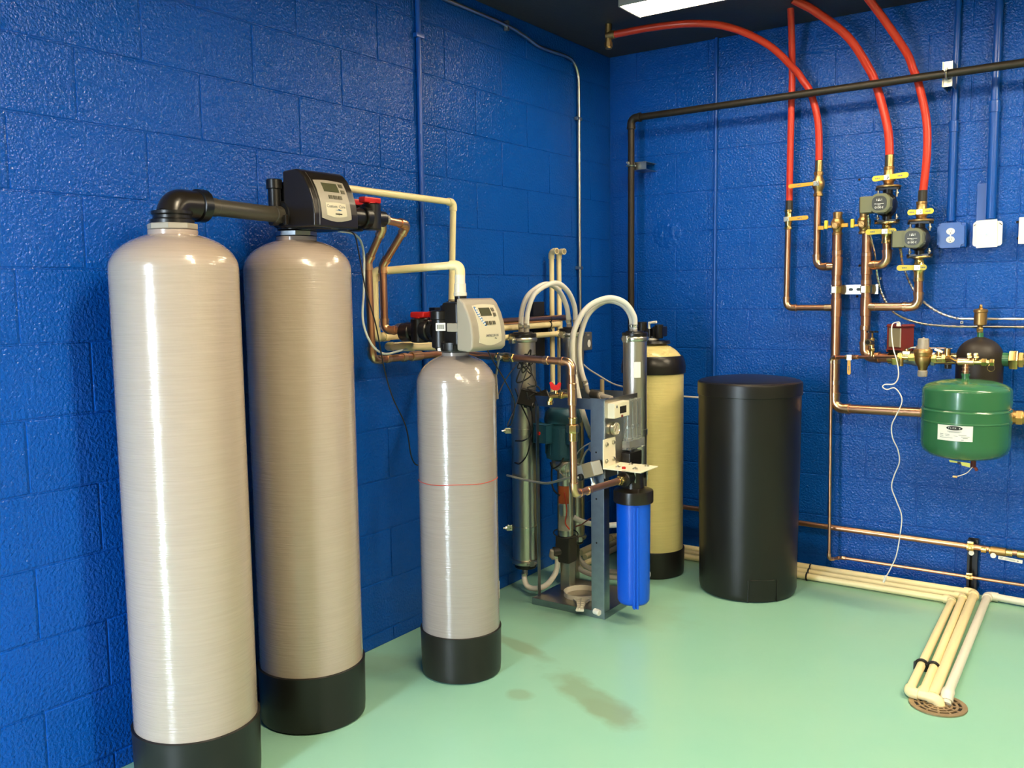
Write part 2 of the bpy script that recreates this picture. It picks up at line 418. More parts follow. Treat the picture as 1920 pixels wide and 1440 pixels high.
# ------------------------------------------------------------------ the five tanks
def dome(R, z0, b, rl, n=9):
    """quarter-ellipse shoulder from radius R at z0 in to radius rl"""
    th = math.acos(rl/R); return [(R*math.cos(th*k/n), z0 + b*math.sin(th*k/n)) for k in range(n+1)]
def tank(label, xy, R, zt, b, rl, mw, name='filter_tank', base=.186, Rb=None, group=None):
    x, y = xy; t = thing(name, label, 'tank', (x, y, 0), group); Rb = Rb or R+.006
    d = dome(R, zt, b, rl)
    prof = [(R-.02, base-.09), (R, base-.07)] + [(R, base + (zt-base)*k/6) for k in range(7)] + d[1:] + [(rl, d[-1][1]+.012), (rl-.012, d[-1][1]+.014)]
    obj('body', revolve(B(), (x, y, 0), Z_, prof, 72), mw, t, sharp=50)
    obj('boot', revolve(B(), (x, y, 0), Z_, [(Rb-.016, 0), (Rb-.004, .006), (Rb-.002, .03), (Rb, base-.012), (Rb+.001, base), (Rb-.006, base+.002), (R-.002, base-.004)], 72), m_base, t, sharp=50)
    return t, d[-1][1] + .014
T1, z1 = tank('tall beige tank nearest the camera, black elbow on top', (.240, -2.950), .170, 1.470, .100, .066, m_wrapA, group='tall beige tanks')
T2, z2 = tank('tall beige tank carrying the black control head', (.207, -2.475), .169, 1.474, .100, .064, m_wrapA, group='tall beige tanks')
T3, z3 = tank('shorter grey tank with a red string tied round it', (.411, -1.927), .1440, 1.066, .113, .050, m_wrapB, base=.170, Rb=.1490)
ring(T1, (.240, -2.950, z1+.008), Z_, .066, .016, m_beigep, 'neck_collar', 8)
ring(T2, (.207, -2.475, z2+.008), Z_, .064, .016, m_galv, 'neck_collar', 8)
# red string round tank 3
bm = B(); tube(bm, [V((.411+.1452*math.cos(a), -1.927+.1452*math.sin(a), .722+.004*math.sin(a+2.2)+.0015*math.sin(5*a))) for a in [2*PI*k/48 for k in range(49)]], .0012, 6)
tag(obj('string', bm, m_pex, loc=(.411, -1.927, .722)), 'thin red string tied around the shorter grey tank', 'string')
decal(T3, [(-.012, -.03), (.012, -.03), (.012, .03), (-.012, .03)], V((.411, -1.927, .30))+V((.80, .60, 0))*.1446, V((-.60, .80, 0)), Z_, V((.80, .60, 0)), m_paper)

# black elbow on tank 1 and grey PVC cross-over pipe to tank 2
t = thing('inlet_elbow', 'black plastic elbow screwed on top of the nearest tank', 'elbow', (.240, -2.950, z1+.016))
cz = 1.648
obj('threaded_base', revolve(B(), (.240, -2.950, z1+.016), Z_, [(.058, 0), (.058, .010), (.050, .014), (.050, .022), (.054, .026), (.054, .034)], 28), m_black, t)
bm = B(); p0, p1, p2 = V((.240, -2.950, z1+.045)), V((.240, -2.950, cz)), V((.235, -2.80, cz))
tube(bm, [p0]+arc_pts(p0, p1, p2, .032, 8)+[V((.237, -2.862, cz))], .0405, 26)
obj('body', bm, m_brown, t, sharp=60)
obj('lock_ring', revolve(B(), (.2375, -2.872, cz), (p2-p1), [(.040, 0), (.046, .004), (.046, .030), (.040, .034)], 26), m_black, t)
decal(t, rrect(.020, .007, .003), (.2735, -2.973, cz-.030), V((.50, .866, 0)), Z_, V((.866, -.50, 0)), m_paper)
t = thing('crossover_pipe', 'dark grey plastic pipe joining the two tall beige tanks', 'pipe', (.2365, -2.84, cz))
p, q = V((.2365, -2.842, cz)), V((.222, -2.548, cz-.006)); d = (q-p).normalized()
obj('pipe', cyl(B(), p, q, .0245, 24), m_greypvc, t)
ring(t, p+d*.020, d, .0268, .040, m_greypvc, 'coupling', 24); ring(t, q-d*.016, d, .0268, .034, m_greypvc, 'coupling', 24)

# control head of tank 2
hx, hy = .207, -2.475
t = thing('control_head', 'black control head with tan panel and Custom Care label', 'control head', (hx, hy, z2+.016))
obj('valve_base', revolve(B(), (hx, hy, z2+.016), Z_, [(.050, 0), (.058, .004), (.058, .020), (.066, .024), (.066, .036), (.05, .042), (.05, .15)], 28), m_black, t)
bm = B(); box(bm, (.215, -2.475, 1.672), (.10, .125, .135), bev=.012); box(bm, (.27, -2.44, 1.612), (.13, .14, .030), bev=.006)
cyl(bm, (.222, -2.552, cz-.004), (.222, -2.51, cz-.004), .042, 24, ch=.004)
obj('valve_body', bm, m_black, t)
bm = B(); cyl(bm, (.205, -2.556, 1.66), (.205, -2.556, 1.735), .020, 18); cyl(bm, (.205, -2.556, 1.722), (.205, -2.556, 1.752), .0245, 18, ch=.002)
obj('injector_tower', bm, m_black, t)
bm = B(); box(bm, (.262, -2.565, 1.625), (.014, .012, .03), bev=.003); cyl(bm, (.215, -2.583, 1.620), (.215, -2.560, 1.620), .012, 12)
obj('bypass_screw', bm, m_brown, t)
# cover: an extruded, bowed side profile
y0c, y1c = -2.549, -2.362
prof = [(.235, 1.603), (.372, 1.600), (.373, 1.640), (.366, 1.680), (.352, 1.718), (.332, 1.752), (.312, 1.772), (.296, 1.779), (.235, 1.776)]
bm = B(); prism(bm, prof, (0, y0c, 0), X_, Z_, Y_, y1c-y0c)
bmesh.ops.bevel(bm, geom=[e for e in bm.edges], offset=.006, segments=3, affect='EDGES', profile=.5)
obj('cover', bm, m_brown, t, sharp=30)
def onface(pf, z):
    for (xa, za), (xb, zb) in zip(pf, pf[1:]):
        if za <= z <= zb: return xa+(xb-xa)*(z-za)/(zb-za)
    return pf[0][0]
FP = prof[1:8]
def face_patch(bm, pf, ya, yb, za, zb, off, n=12, bow=0, th=.002):
    """a thin plate that follows the cover's bowed front"""
    A = []
    for k in range(n+1):
        for s in range(7):
            u = s/6; zz0 = za - bow*math.sin(PI*u); zz1 = zb + bow*.35*math.sin(PI*u)
            z = zz0+(zz1-zz0)*k/n; A.append((onface(pf, z)+off, ya+(yb-ya)*u, z))
    vs = [bm.verts.new(a) for a in A]; vb = [bm.verts.new((a[0]-th, a[1], a[2])) for a in A]
    for k in range(n):
        for s in range(6):
            i = k*7+s; bm.faces.new((vs[i], vs[i+1], vs[i+8], vs[i+7])); bm.faces.new((vb[i], vb[i+7], vb[i+8], vb[i+1]))
    for k in range(n):
        for s in (0, 6): i = k*7+s; bm.faces.new((vs[i], vs[i+7], vb[i+7], vb[i]))
    for s in range(6):
        for i in (s, n*7+s): bm.faces.new((vs[i], vs[i+1], vb[i+1], vb[i]))
    return bm
pnl = obj('front_panel', face_patch(B(), FP, -2.520, -2.395, 1.628, 1.744, .0015, bow=.010), m_beigep, t, sharp=60)
obj('display', face_patch(B(), FP, -2.492, -2.428, 1.710, 1.738, .0026, 4), m_lcd, pnl)
for yb, zb in ((-2.413, 1.733), (-2.413, 1.713), (-2.472, 1.694), (-2.452, 1.694), (-2.432, 1.694)):
    obj('button', face_patch(B(), FP, yb-.0075, yb+.0075, zb-.0055, zb+.0055, .004, 2), m_btn, pnl, sharp=80)
obj('name_label', face_patch(B(), FP, -2.500, -2.415, 1.637, 1.675, .0026, 6, bow=.006), m_beigel, pnl, sharp=60)
tilt = V((-.10, 0, 1)).normalized()
text('lettering', 'Custom  Care', (onface(FP, 1.664)+.0035, -2.458, 1.665), Y_, tilt, .0135, m_inkg, pnl)
bm = B(); prism(bm, [(-.015, 0), (0, .0008), (.015, -.0006), (.003, -.002), (0, .004), (-.002, -.0012)], (onface(FP, 1.653)+.0033, -2.450, 1.654), Y_, tilt, X_, .0004)
obj('blue_wave', bm, m_inkb, pnl)
marks(pnl, (onface(FP, 1.640)+.0033, -2.452, 1.640), Y_, tilt, X_, [(-.013, 0, .012, .0035), (.000, -.0015, .003, .0065), (.004, 0, .011, .0035)], m_ink, 'small_logo')
bm = B(); tube(bm, [(onface(FP, z)+.0005 if z > 1.61 else .373, y0c+.020-.006*0, z) for z in (1.606, 1.64, 1.68, 1.715, 1.745, 1.768)], .0014, 6)
obj('edge_bead', bm, m_greypvc, t)
obj('barcode_sticker', box(B(), (.336, -2.432, 1.6035), (.001, .03, .010)), m_tan, t)
# bypass with red knobs, to the right of the head
bm = B(); cyl(bm, (.18, -2.40, 1.655), (.18, -2.22, 1.655), .034, 20); cyl(bm, (.26, -2.38, 1.652), (.26, -2.22, 1.652), .03, 20)
for x in (.18, .262):
    cyl(bm, (x, -2.185, 1.612), (x, -2.185, 1.700), .0325, 22, ch=.003); cyl(bm, (x, -2.215, 1.652), (x, -2.125, 1.652), .027, 20, ch=.003)
    cyl(bm, (x, -2.235, 1.652), (x, -2.205, 1.652), .037, 20, ch=.003)
box(bm, (.22, -2.185, 1.652), (.08, .05, .05), bev=.006)
obj('bypass_body', bm, m_black, t)
for x in (.18, .262):
    bm = B(); box(bm, (x, -2.190, 1.712), (.030, .082, .020), bev=.005); cyl(bm, (x, -2.190, 1.694), (x, -2.190, 1.706), .020, 16)
    obj('bypass_knob', bm, m_red, t)

# control head of tank 3
hx, hy = .411, -1.927
t = thing('control_head', 'beige control head with light panel on the shorter grey tank', 'control head', (hx, hy, z3))
obj('neck_ring', revolve(B(), (hx, hy, z3), Z_, [(.055, 0), (.066, .003), (.068, .010), (.068, .034), (.060, .038), (.052, .042)], 32), m_black, t)
bm = B()
for a in range(12): box(bm, V((hx, hy, z3+.020))+V((math.cos(a*PI/6), math.sin(a*PI/6), 0))*.068, (.008, .008, .018), (V((math.cos(a*PI/6), math.sin(a*PI/6), 0)), V((-math.sin(a*PI/6), math.cos(a*PI/6), 0)), Z_), bev=.0015)
stuff(obj('grip_ribs', bm, m_black, t))
bm = B(); cyl(bm, (hx, hy, z3+.035), (hx, hy, 1.352), .052, 26, ch=.004); box(bm, (hx+.02, hy, 1.285), (.07, .115, .155), bev=.010)
cyl(bm, (hx-.032, hy-.040, 1.20), (hx-.032, hy-.040, 1.325), .034, 22, ch=.004); cyl(bm, (hx-.032, hy-.040, 1.30), (hx-.032, hy-.040, 1.333), .038, 22, ch=.003)
cyl(bm, (hx-.026, hy-.045, 1.205), (hx-.026, hy-.045, 1.190), .022, 16, ch=.003)
cyl(bm, (hx-.04, hy+.03, 1.30), (hx-.04, hy+.03, 1.365), .016, 16); cyl(bm, (hx, hy+.036, 1.34), (hx, hy+.036, 1.385), .022, 18)
obj('valve_body', bm, m_black, t)
nrm = V((.62, -.785, 0)); tg = V((.785, .62, 0))
decal(t, rrect(.036, .028, .003), V((hx-.032, hy-.040, 1.276))+nrm*.0342, tg, Z_, nrm, m_paper)
marks(t, V((hx-.032, hy-.040, 1.268))+nrm*.0352, tg, Z_, nrm, [(-.014+.0022*k, 0, .0012 if k % 3 else .0018, .016) for k in range(12)], m_inkg, 'barcode')
decal(t, rrect(.030, .011, .003), V((hx-.026, hy-.045, 1.196))+nrm*.0225, tg, Z_, nrm, m_paper)
decal(t, rrect(.008, .022, .003), V((.268, -1.968, 1.238))+nrm*.012, tg, Z_, nrm, m_paper)
pr3 = [(.488, 1.196), (.540, 1.190), (.556, 1.204), (.5585, 1.24), (.553, 1.285), (.540, 1.325), (.522, 1.358), (.505, 1.374), (.490, 1.376)]
y0c, y1c = -2.018, -1.818
bm = B(); prism(bm, pr3, (0, y0c, 0), X_, Z_, Y_, y1c-y0c)
for v in bm.verts:                                             # the top edge is bowed upwards, the bottom edge hollowed
    s = math.sin(PI*(v.co.y-y0c)/(y1c-y0c)) if v.co.y not in (y0c, y1c) else 0
bmesh.ops.bevel(bm, geom=list(bm.edges), offset=.007, segments=3, affect='EDGES', profile=.5)
obj('cover', bm, m_beigep, t, sharp=30)
obj('cover_tab', box(B(), (.468, -2.008, 1.275), (.05, .014, .030), bev=.003), m_beigep, t)
FP = pr3[2:8]
pnl = obj('front_panel', face_patch(B(), FP, -1.978, -1.848, 1.222, 1.350, .0015, bow=.012), m_beigel, t, sharp=60)
obj('display', face_patch(B(), FP, -1.950, -1.886, 1.313, 1.342, .0026, 4), m_lcd, pnl)
for yb, zb in ((-1.872, 1.335), (-1.870, 1.317), (-1.928, 1.289), (-1.907, 1.289), (-1.886, 1.289)):
    obj('button', face_patch(B(), FP, yb-.007, yb+.007, zb-.0062, zb+.0062, .0045, 2), m_btn, pnl, sharp=80)
bm = B()
for k in range(9):
    z = 1.343-.0075*k; y = -1.974+.0046*k*(k/9)
    face_patch(bm, FP, y, y+.011+.004*(k % 2), z-.004, z+.003, .0022, 1)
stuff(obj('blue_ribbon_print', bm, m_inkb, pnl))
bm = B()
for k in range(8):
    z = 1.339-.0075*k; y = -1.972+.0046*k*(k/9)
    face_patch(bm, FP, y+.003, y+.010, z-.003, z+.002, .0026, 1)
stuff(obj('white_ribbon_print', bm, m_inkw, pnl))
text('lettering', 'IMPRESSION', (onface(FP, 1.243)+.0032, -1.905, 1.244), Y_, V((-.03, 0, 1)), .0135, m_inkg, pnl)
text('lettering', 'Plus', (onface(FP, 1.236)+.0032, -1.885, 1.234), Y_, V((-.03, 0, 1)), .0085, m_inkg, pnl)
# bypass of tank 3: twin black valve bodies towards the wall, red knobs on top
bm = B()
for dy, kx_ in ((-.042, .285), (.012, .312)):
    cyl(bm, (.355, -1.93+dy, 1.262), (.225, -1.93+dy, 1.262), .030, 20)
    cyl(bm, (kx_, -1.93+dy, 1.218), (kx_, -1.93+dy, 1.306), .034, 22, ch=.004)
    cyl(bm, (.250, -1.93+dy, 1.255), (.200, -1.93+dy, 1.255), .034, 22, ch=.005)
    cyl(bm, (.335, -1.93+dy, 1.262), (.300, -1.93+dy, 1.262), .038, 22, ch=.004)
box(bm, (.262, -1.93, 1.262), (.05, .08, .06), bev=.008); box(bm, (.36, -1.93, 1.262), (.05, .12, .07), bev=.008)
obj('bypass_body', bm, m_black, t)
for dy, kx_ in ((-.042, .285), (.012, .312)):
    bm = B(); box(bm, (kx_, -1.93+dy, 1.318), (.064, .034, .022), bev=.005); cyl(bm, (kx_, -1.93+dy, 1.300), (kx_, -1.93+dy, 1.312), .020, 16)
    obj('bypass_knob', bm, m_red, t)

# yellow softener tank in the corner
x, y = .480, -.455
t = thing('softener_tank', 'straw yellow tank with black shoulder band in the corner', 'tank', (x, y, 0))
obj('body', revolve(B(), (x, y, 0), Z_, [(.14, .06), (.1465, .10), (.1465, .6), (.1465, 1.03)] + dome(.1465, 1.03, .115, .045)[1:], 64), m_wrapC, t, sharp=50)
obj('boot', revolve(B(), (x, y, 0), Z_, [(.138, 0), (.150, .006), (.152, .03), (.154, .128), (.150, .132), (.1455, .128)], 64), m_base, t, sharp=50)
obj('shoulder_band', revolve(B(), (x, y, 0), Z_, [(.147, .996), (.156, .998), (.157, 1.03), (.152, 1.055), (.143, 1.078), (.136, 1.082), (.134, 1.078)], 64), m_black, t, sharp=50)
obj('top_flange', revolve(B(), (x, y, 1.137), Z_, [(.080, 0), (.083, .004), (.080, .016), (.05, .020)], 36), m_black, t)
bm = B(); cyl(bm, (x, y, 1.15), (x, y, 1.175), .026, 20); box(bm, (x-.035, y, 1.185), (.06, .055, .06), bev=.006); box(bm, (x+.03, y+.01, 1.198), (.055, .06, .05), bev=.006)
cyl(bm, (x-.05, y-.02, 1.20), (x-.05, y-.02, 1.245), .024, 18, ch=.003); cyl(bm, (x+.035, y-.01, 1.165), (x+.035, y-.01, 1.232), .021, 18, ch=.003)
obj('adapter', bm, m_black, t)
bm = B(); tube(bm, [(x-.012, y-.02, 1.205), (x-.012, y-.02, 1.240), (x+.028, y-.025, 1.245)], .007, 10)
obj('white_elbow', bm, m_white, t); obj('neck_sleeve', cyl(B(), (x, y, 1.15), (x, y, 1.166), .030, 20), m_white, t)
obj('boot_clip', box(B(), (x+.016, y-.157, .112), (.03, .006, .016), bev=.002), m_galv, t)

# black brine tank
x, y = .970, -.464
t = thing('brine_tank', 'tall black round brine drum with a flat domed lid', 'tank', (x, y, 0))
obj('body', revolve(B(), (x, y, 0), Z_, [(.195, 0), (.215, .006), (.221, .030), (.222, .15), (.228, .60), (.2295, .90), (.2295, .935)], 80), m_blackm, t, sharp=50)
obj('lid', revolve(B(), (x, y, 0), Z_, [(.2325, .918), (.2345, .920), (.2345, .966), (.232, .976), (.224, .982), (.214, .983), (.208, .987), (.14, .996), (.07, 1.001), (0, 1.002)], 80), m_blackm, t, sharp=30)
bm = B(); a = math.atan2(-4.04, 1.47)
for da, wd in ((.02, .012), (.62, .02)):
    d = V((math.cos(a+da), math.sin(a+da), 0)); box(bm, V((x, y, .055))+d*.2215, (.006, .006, .10), (d, V((-d.y, d.x, 0)), Z_), bev=.002)
box(bm, V((x, y, .106))+V((math.cos(a+.3), math.sin(a+.3), 0))*.216, (.012, .11, .005), (V((math.cos(a+.3), math.sin(a+.3), 0)), V((-math.sin(a+.3), math.cos(a+.3), 0)), Z_), bev=.002)
obj('foot_panel', bm, m_blackm, t)

# ------------------------------------------------------------------ wall services: iron gas pipe, conduits, boxes
def pipe_thing(name, label, pts, r, m, cat='pipe', group=None, **kw):
    t = thing(name, label, cat, pts[0], group); run(t, pts, r, m, **kw); return t
t = pipe_thing('gas_pipe', 'black iron pipe crossing the right wall below the ceiling', [(.200, -.15, .30), (.204, -.15, 2.291), (2.7, -.15, 2.305)], .0172, m_iron, R=.03, grow=1.25)
def strut_clamp(label, c, axis, size, up):
    """short galvanised channel on the wall with a two-piece clamp round the pipe"""
    t = thing('pipe_clamp', label, 'clamp', c); c = V(c); ax = V(axis); o = V(up); out = V((0, -1, 0))
    ch = B()
    for s in (-1, 1): box(ch, c + V((0, .085, 0)) + (ax*s)*.019 + o*size[1], (.003, .130, size[0]) if abs(o.z) else (size[0], .130, .003), bev=.0008)
    box(ch, c + V((0, .030, 0)) + o*size[1], (.041, .003, size[0]) if abs(o.z) else (size[0], .003, .041))
    obj('channel', ch, m_zinc, t)
    obj('strap', torus(B(), c, ax if False else V(axis), .0215, .0045, 20, 6), m_zinc, t)
    bm = B(); cyl(bm, c + out*.026 - ax*.0 + o*0 + V((0, 0, .012)) , c + out*.046 + V((0, 0, .012)), .005, 8); hexnut(bm, c + out*.030 + V((0, 0, .012)), out, .009, .006)
    obj('bolt', bm, m_zinc, t)
    return t
strut_clamp('small channel clamp on the upright black iron pipe', (.203, -.15, 2.048), (0, 0, 1), (.085, .030), (1, 0, 0))
strut_clamp('upright channel clamp on the level black iron pipe', (1.706, -.15, 2.300), (1, 0, 0), (.105, .003), (0, 0, 1))

def conduit(label, x, z0, z1, r, d, m=m_bpipe, couple=None, r2=None):
    t = thing('conduit', label, 'conduit', (x, -d, z0))
    if couple:
        obj('pipe', cyl(B(), (x, -d, z0), (x, -d, couple), r, 20), m, t); obj('pipe', cyl(B(), (x, -d, couple), (x+.004, -d, z1), r2, 20), m, t)
        obj('coupling', cyl(B(), (x, -d, couple-.03), (x, -d, couple+.02), r+.003, 20, ch=.002), m, t)
    else: obj('pipe', cyl(B(), (x, -d, z0), (x, -d, z1), r, 16), m, t)
    return t
conduit('thin blue painted conduit left of the first red tube', .612, .30, CEIL, .0085, .010)
t = conduit('blue painted conduit running up from the blue outlet box', 1.720, 1.685, CEIL, .0165, .022, couple=2.10, r2=.0125)
t = conduit('thicker blue painted conduit running up from the white cover box', 1.879, 1.685, CEIL, .0195, .026, couple=2.165, r2=.0160)
t = thing('conduit', 'blue painted conduit on the left wall above the grey tank', 'conduit', (.012, -1.619, .35))
obj('pipe', cyl(B(), (.011, -1.619, .35), (.011, -1.619, CEIL), .0105, 16), m_bpipe, t)
for z in (2.42, .98): obj('strap', box(B(), (.014, -1.619, z), (.020, .05, .018), bev=.003), m_bpipe, t)
t = thing('conduit', 'bare metal conduit bent down the left wall near the corner', 'conduit', (.014, -.364, 1.185))
pts = smooth([(.016, -2.6, 2.602), (.016, -1.6, 2.602), (.016, -1.05, 2.600), (.016, -.86, 2.583), (.016, -.74, 2.562), (.016, -.62, 2.563), (.016, -.50, 2.566), (.016, -.425, 2.556), (.016, -.378, 2.510), (.016, -.366, 2.43), (.016, -.367, 2.1), (.016, -.368, 1.6), (.016, -.366, 1.185)], 8)
obj('pipe', tube(B(), pts, .0085, 12), m_zinc, t)
for y, z in ((-1.0, 2.598), (-.367, 1.52), (-.367, 2.28)):
    obj('strap', box(B(), (.012, y, z), (.022, .016 if z > 2.5 else .044, .044 if z > 2.5 else .016), bev=.002), m_zinc, t)
t = thing('junction_box', 'small dark grey box with a round sticker near the corner', 'electrical box', (.03, -.352, 1.137))
obj('body', box(B(), (.026, -.352, 1.137), (.048, .105, .096), bev=.005), m_gbox, t)
obj('sticker', prism(B(), ngon(.020, 20, 0, .8, 1), (.0502, -.335, 1.125), Y_, Z_, X_, .0006), m_paper, t)
obj('maker_plate', prism(B(), rrect(.022, .010, .002), (.0502, -.342, 1.170), Y_, Z_, X_, .0006), m_beigep, t)
obj('cable_gland', cyl(B(), (.026, -.372, 1.04), (.026, -.372, 1.092), .012, 12), m_tan, t)
t = tag(obj('backing_board', box(B(), (.012, -.775, 1.215), (.024, .10, .27), bev=.002), m_dark, loc=(.012, -.775, 1.215)), 'narrow black board fixed to the left wall behind the white pipes', 'board')

def outlet_box():
    t = thing('outlet_box', 'blue painted box with a white double power outlet', 'outlet', (1.728, -.02, 1.622))
    obj('back_box', box(B(), (1.730, -.024, 1.620), (.118, .048, .110), bev=.009), m_bpipe, t)
    s = .055; c = .016
    pts = [(-s+c, -s), (s-c, -s), (s-c+.004, -s+c-.004), (s, -s+c), (s, s-c), (s-c+.004, s-c+.004), (s-c, s), (-s+c, s), (-s+c-.004, s-c+.004), (-s, s-c), (-s, -s+c), (-s+c-.004, -s+c-.004)]
    obj('cover', prism(B(), pts, (1.727, -.0485, 1.620), X_, Z_, -Y_, .007), m_bpipe, t)
    for dz in (.017, -.019):
        fc = obj('receptacle', prism(B(), ngon(.0172, 20, PI/20, 1, .84), (1.727, -.055, 1.620+dz), X_, Z_, -Y_, .003), m_box, t)
        bm = B()
        for dx in (-.005, .005): box(bm, (1.727+dx, -.0582, 1.622+dz), (.0015, .0006, .006))
        cyl(bm, (1.727, -.058, 1.6125+dz), (1.727, -.0585, 1.6125+dz), .0022, 8)
        stuff(obj('slots', bm, m_hole, fc))
    obj('screw', cyl(B(), (1.727, -.0555, 1.619), (1.727, -.0572, 1.619), .003, 8), m_zinc, t)
outlet_box()
t = thing('cover_box', 'white metal box with a crooked blank cover plate', 'electrical box', (1.872, -.02, 1.620))
obj('back_box', box(B(), (1.872, -.023, 1.620), (.100, .046, .100), bev=.006), m_box, t)
obj('corner_plate', prism(B(), rrect(.114, .106, .012), (1.872, -.047, 1.620), X_, Z_, -Y_, .002), m_box, t)
bm = B(); a = .035; ux, uz = V((math.cos(a), 0, math.sin(a))), V((-math.sin(a), 0, math.cos(a)))
prism(bm, rrect(.083, .118, .003), (1.869, -.050, 1.620), ux, uz, -Y_, .003); obj('cover_plate', bm, m_box, t)
obj('screw', cyl(B(), (1.869, -.053, 1.618), (1.869, -.0545, 1.618), .0042, 10), m_galv, t)
bm = B()
for sx in (-1, 1): box(bm, (1.872+sx*.049, -.0494, 1.660), (.014, .0006, .003), (V((.8, 0, sx*-.6)), Y_, V((sx*.6, 0, .8))))
obj('corner_slots', bm, m_hole, t)
bm = B(); box(bm, (1.845, -.005, 1.76), (.050, .010, .16), bev=.002); obj('mounting_plate', bm, m_bpipe, t)
t = thing('switch_box', 'pale box cut by the right edge of the photo', 'electrical box', (2.04, -.02, 1.627))
obj('back_box', box(B(), (2.04, -.022, 1.627), (.092, .044, .105), bev=.004), m_box, t)
obj('cover_plate', box(B(), (2.04, -.047, 1.627), (.100, .006, .113), bev=.003), m_box, t)
obj('toggle', box(B(), (2.045, -.054, 1.627), (.010, .012, .022), bev=.002), m_box, t)

# ------------------------------------------------------------------ red tubes
def pex(label, pts, r):
    return tag(obj('plastic_tube', tube(B(), smooth(pts, 8), r, 16), m_pex, loc=pts[0]), label, 'tube', 'red plastic tubes up to the ceiling')
pex('straight red tube falling to the lowest amber handled valve', [(1.017, -.08, 1.800), (1.017, -.08, 1.935), (1.021, -.085, 2.258), (1.024, -.09, 2.368), (1.032, -.12, 2.472), (1.049, -.19, 2.598), (1.066, -.26, 2.67)], .0155)
pex('red tube arching left under the lit ceiling light', [(1.155, -.08, 1.975), (1.148, -.085, 2.169), (1.113, -.09, 2.307), (1.077, -.10, 2.371), (1.048, -.13, 2.418), (.961, -.25, 2.519), (.838, -.40, 2.583), (.691, -.48, 2.609), (.496, -.52, 2.615), (.310, -.55, 2.607)], .0165)
pex('thick red tube curving down to the upper green pump', [(1.478, -.12, 1.970), (1.468, -.11, 2.082), (1.438, -.10, 2.203), (1.408, -.10, 2.301), (1.382, -.12, 2.371), (1.307, -.20, 2.506), (1.193, -.30, 2.612), (1.11, -.365, 2.665)], .0185)
pex('red tube curving down to the lower green pump', [(1.621, -.12, 1.810), (1.631, -.115, 1.971), (1.623, -.105, 2.122), (1.585, -.10, 2.288), (1.564, -.11, 2.346), (1.542, -.14, 2.412), (1.472, -.24, 2.536), (1.39, -.34, 2.665)], .0170)
t = thing('ceiling_tee', 'dull brass fitting hanging where a red tube meets the ceiling', 'fitting', (.29, -.55, CEIL))
bm = B(); cyl(bm, (.29, -.55, 2.545), (.29, -.55, CEIL), .016, 16, ch=.002); cyl(bm, (.28, -.55, 2.607), (.325, -.55, 2.607), .0195, 16, ch=.002); cyl(bm, (.29, -.55, 2.555), (.29, -.55, 2.575), .020, 8)
obj('body', bm, m_bronze, t)

# ------------------------------------------------------------------ valves
OUT = V((0, -1, 0))
def valve_body(t, p, axis, r, L, m=m_brass, ball=1.55):
    p = V(p); d = V(axis).normalized(); h = L/2
    obj('body', revolve(B(), p-d*h, d, [(r*1.05, 0), (r*1.18, L*.02), (r*1.18, L*.12), (r*1.08, L*.15), (r*1.12, L*.24), (r*ball*.92, L*.36), (r*ball, L*.46), (r*ball, L*.54), (r*ball*.92, L*.64), (r*1.12, L*.76), (r*1.08, L*.85), (r*1.18, L*.88), (r*1.18, L*.98), (r*1.05, L)], 24), m, t)
    bm = B()
    for s in (-1, 1): hexnut(bm, p+d*s*h*.86, d, r*1.34, L*.12)
    obj('hex_ends', bm, m, t)
def lever(t, p, axis, r, ball, hdir, hlen, hw=.021, m=m_org, face=OUT, two=None, nut=m_zinc, ink=True):
    """stem, nut and flat handle on the face side; two = length of a second wing the other way"""
    p = V(p); face = V(face).normalized(); hd = V(hdir).normalized(); sd = face.cross(hd).normalized()
    top = p + face*(r*ball + .012)
    bm = B(); cyl(bm, p + face*r*.8, top, r*.55, 14); obj('stem', bm, m_brass, t)
    bm = B(); hexnut(bm, top + face*.006, face, .0085, .008); box(bm, top, (.026, .022, .003), (hd, sd, face), bev=.001); obj('nut', bm, nut, t)
    for dr, ln in ((hd, hlen), (-hd, two)):
        if not ln: continue
        g = hw/2; a0 = .012
        bm = B(); pts = [(a0, -g*.8), (ln-g, -g)] + [(ln-g+g*math.cos(q), g*math.sin(q)) for q in [-PI/2+PI*k/6 for k in range(1, 6)]] + [(ln-g, g), (a0, g*.8)]
        s2 = face.cross(dr).normalized()
        prism(bm, pts, top - face*.003, dr, s2, face, .007)
        bmesh.ops.bevel(bm, geom=[e for e in bm.edges], offset=.0014, segments=2, affect='EDGES')
        h = obj('handle', bm, m, t)
        if ink: marks(h, top+face*.0044+dr*(ln*.62), dr, s2, face, [(-.010, -.0025, .004, .005), (-.004, -.0025, .006, .005), (.004, -.0025, .005, .005)], m_inkg, 'handle_print')
def ball_valve(label, p, axis, r, L, hdir, hlen, m=m_brass, ball=1.55, loc=None, **kw):
    t = thing('ball_valve', label, 'valve', p); valve_body(t, p, axis, r, L, m, ball); lever(t, p, axis, r, ball, hdir, hlen, **kw); return t
# --- riser 1 (leftmost): red tube, valve, copper down and across to the left header
t = ball_valve('valve with amber lever pointing right under the straight red tube', (1.014, -.08, 1.728), Z_, .0150, .095, (1, 0, .02), .105, ball=1.35)
obj('crimp_ring', cyl(B(), (1.016, -.08, 1.775), (1.017, -.08, 1.818), .0175, 18, ch=.001), m_dgrey, t)
pipe_thing('copper_riser', 'leftmost copper riser under the lowest amber lever', [(1.013, -.08, 1.690), (1.010, -.08, 1.304), (1.228, -.10, 1.304)], .0145, m_cu, fit=m_cufit, R=.030, grow=1.14)
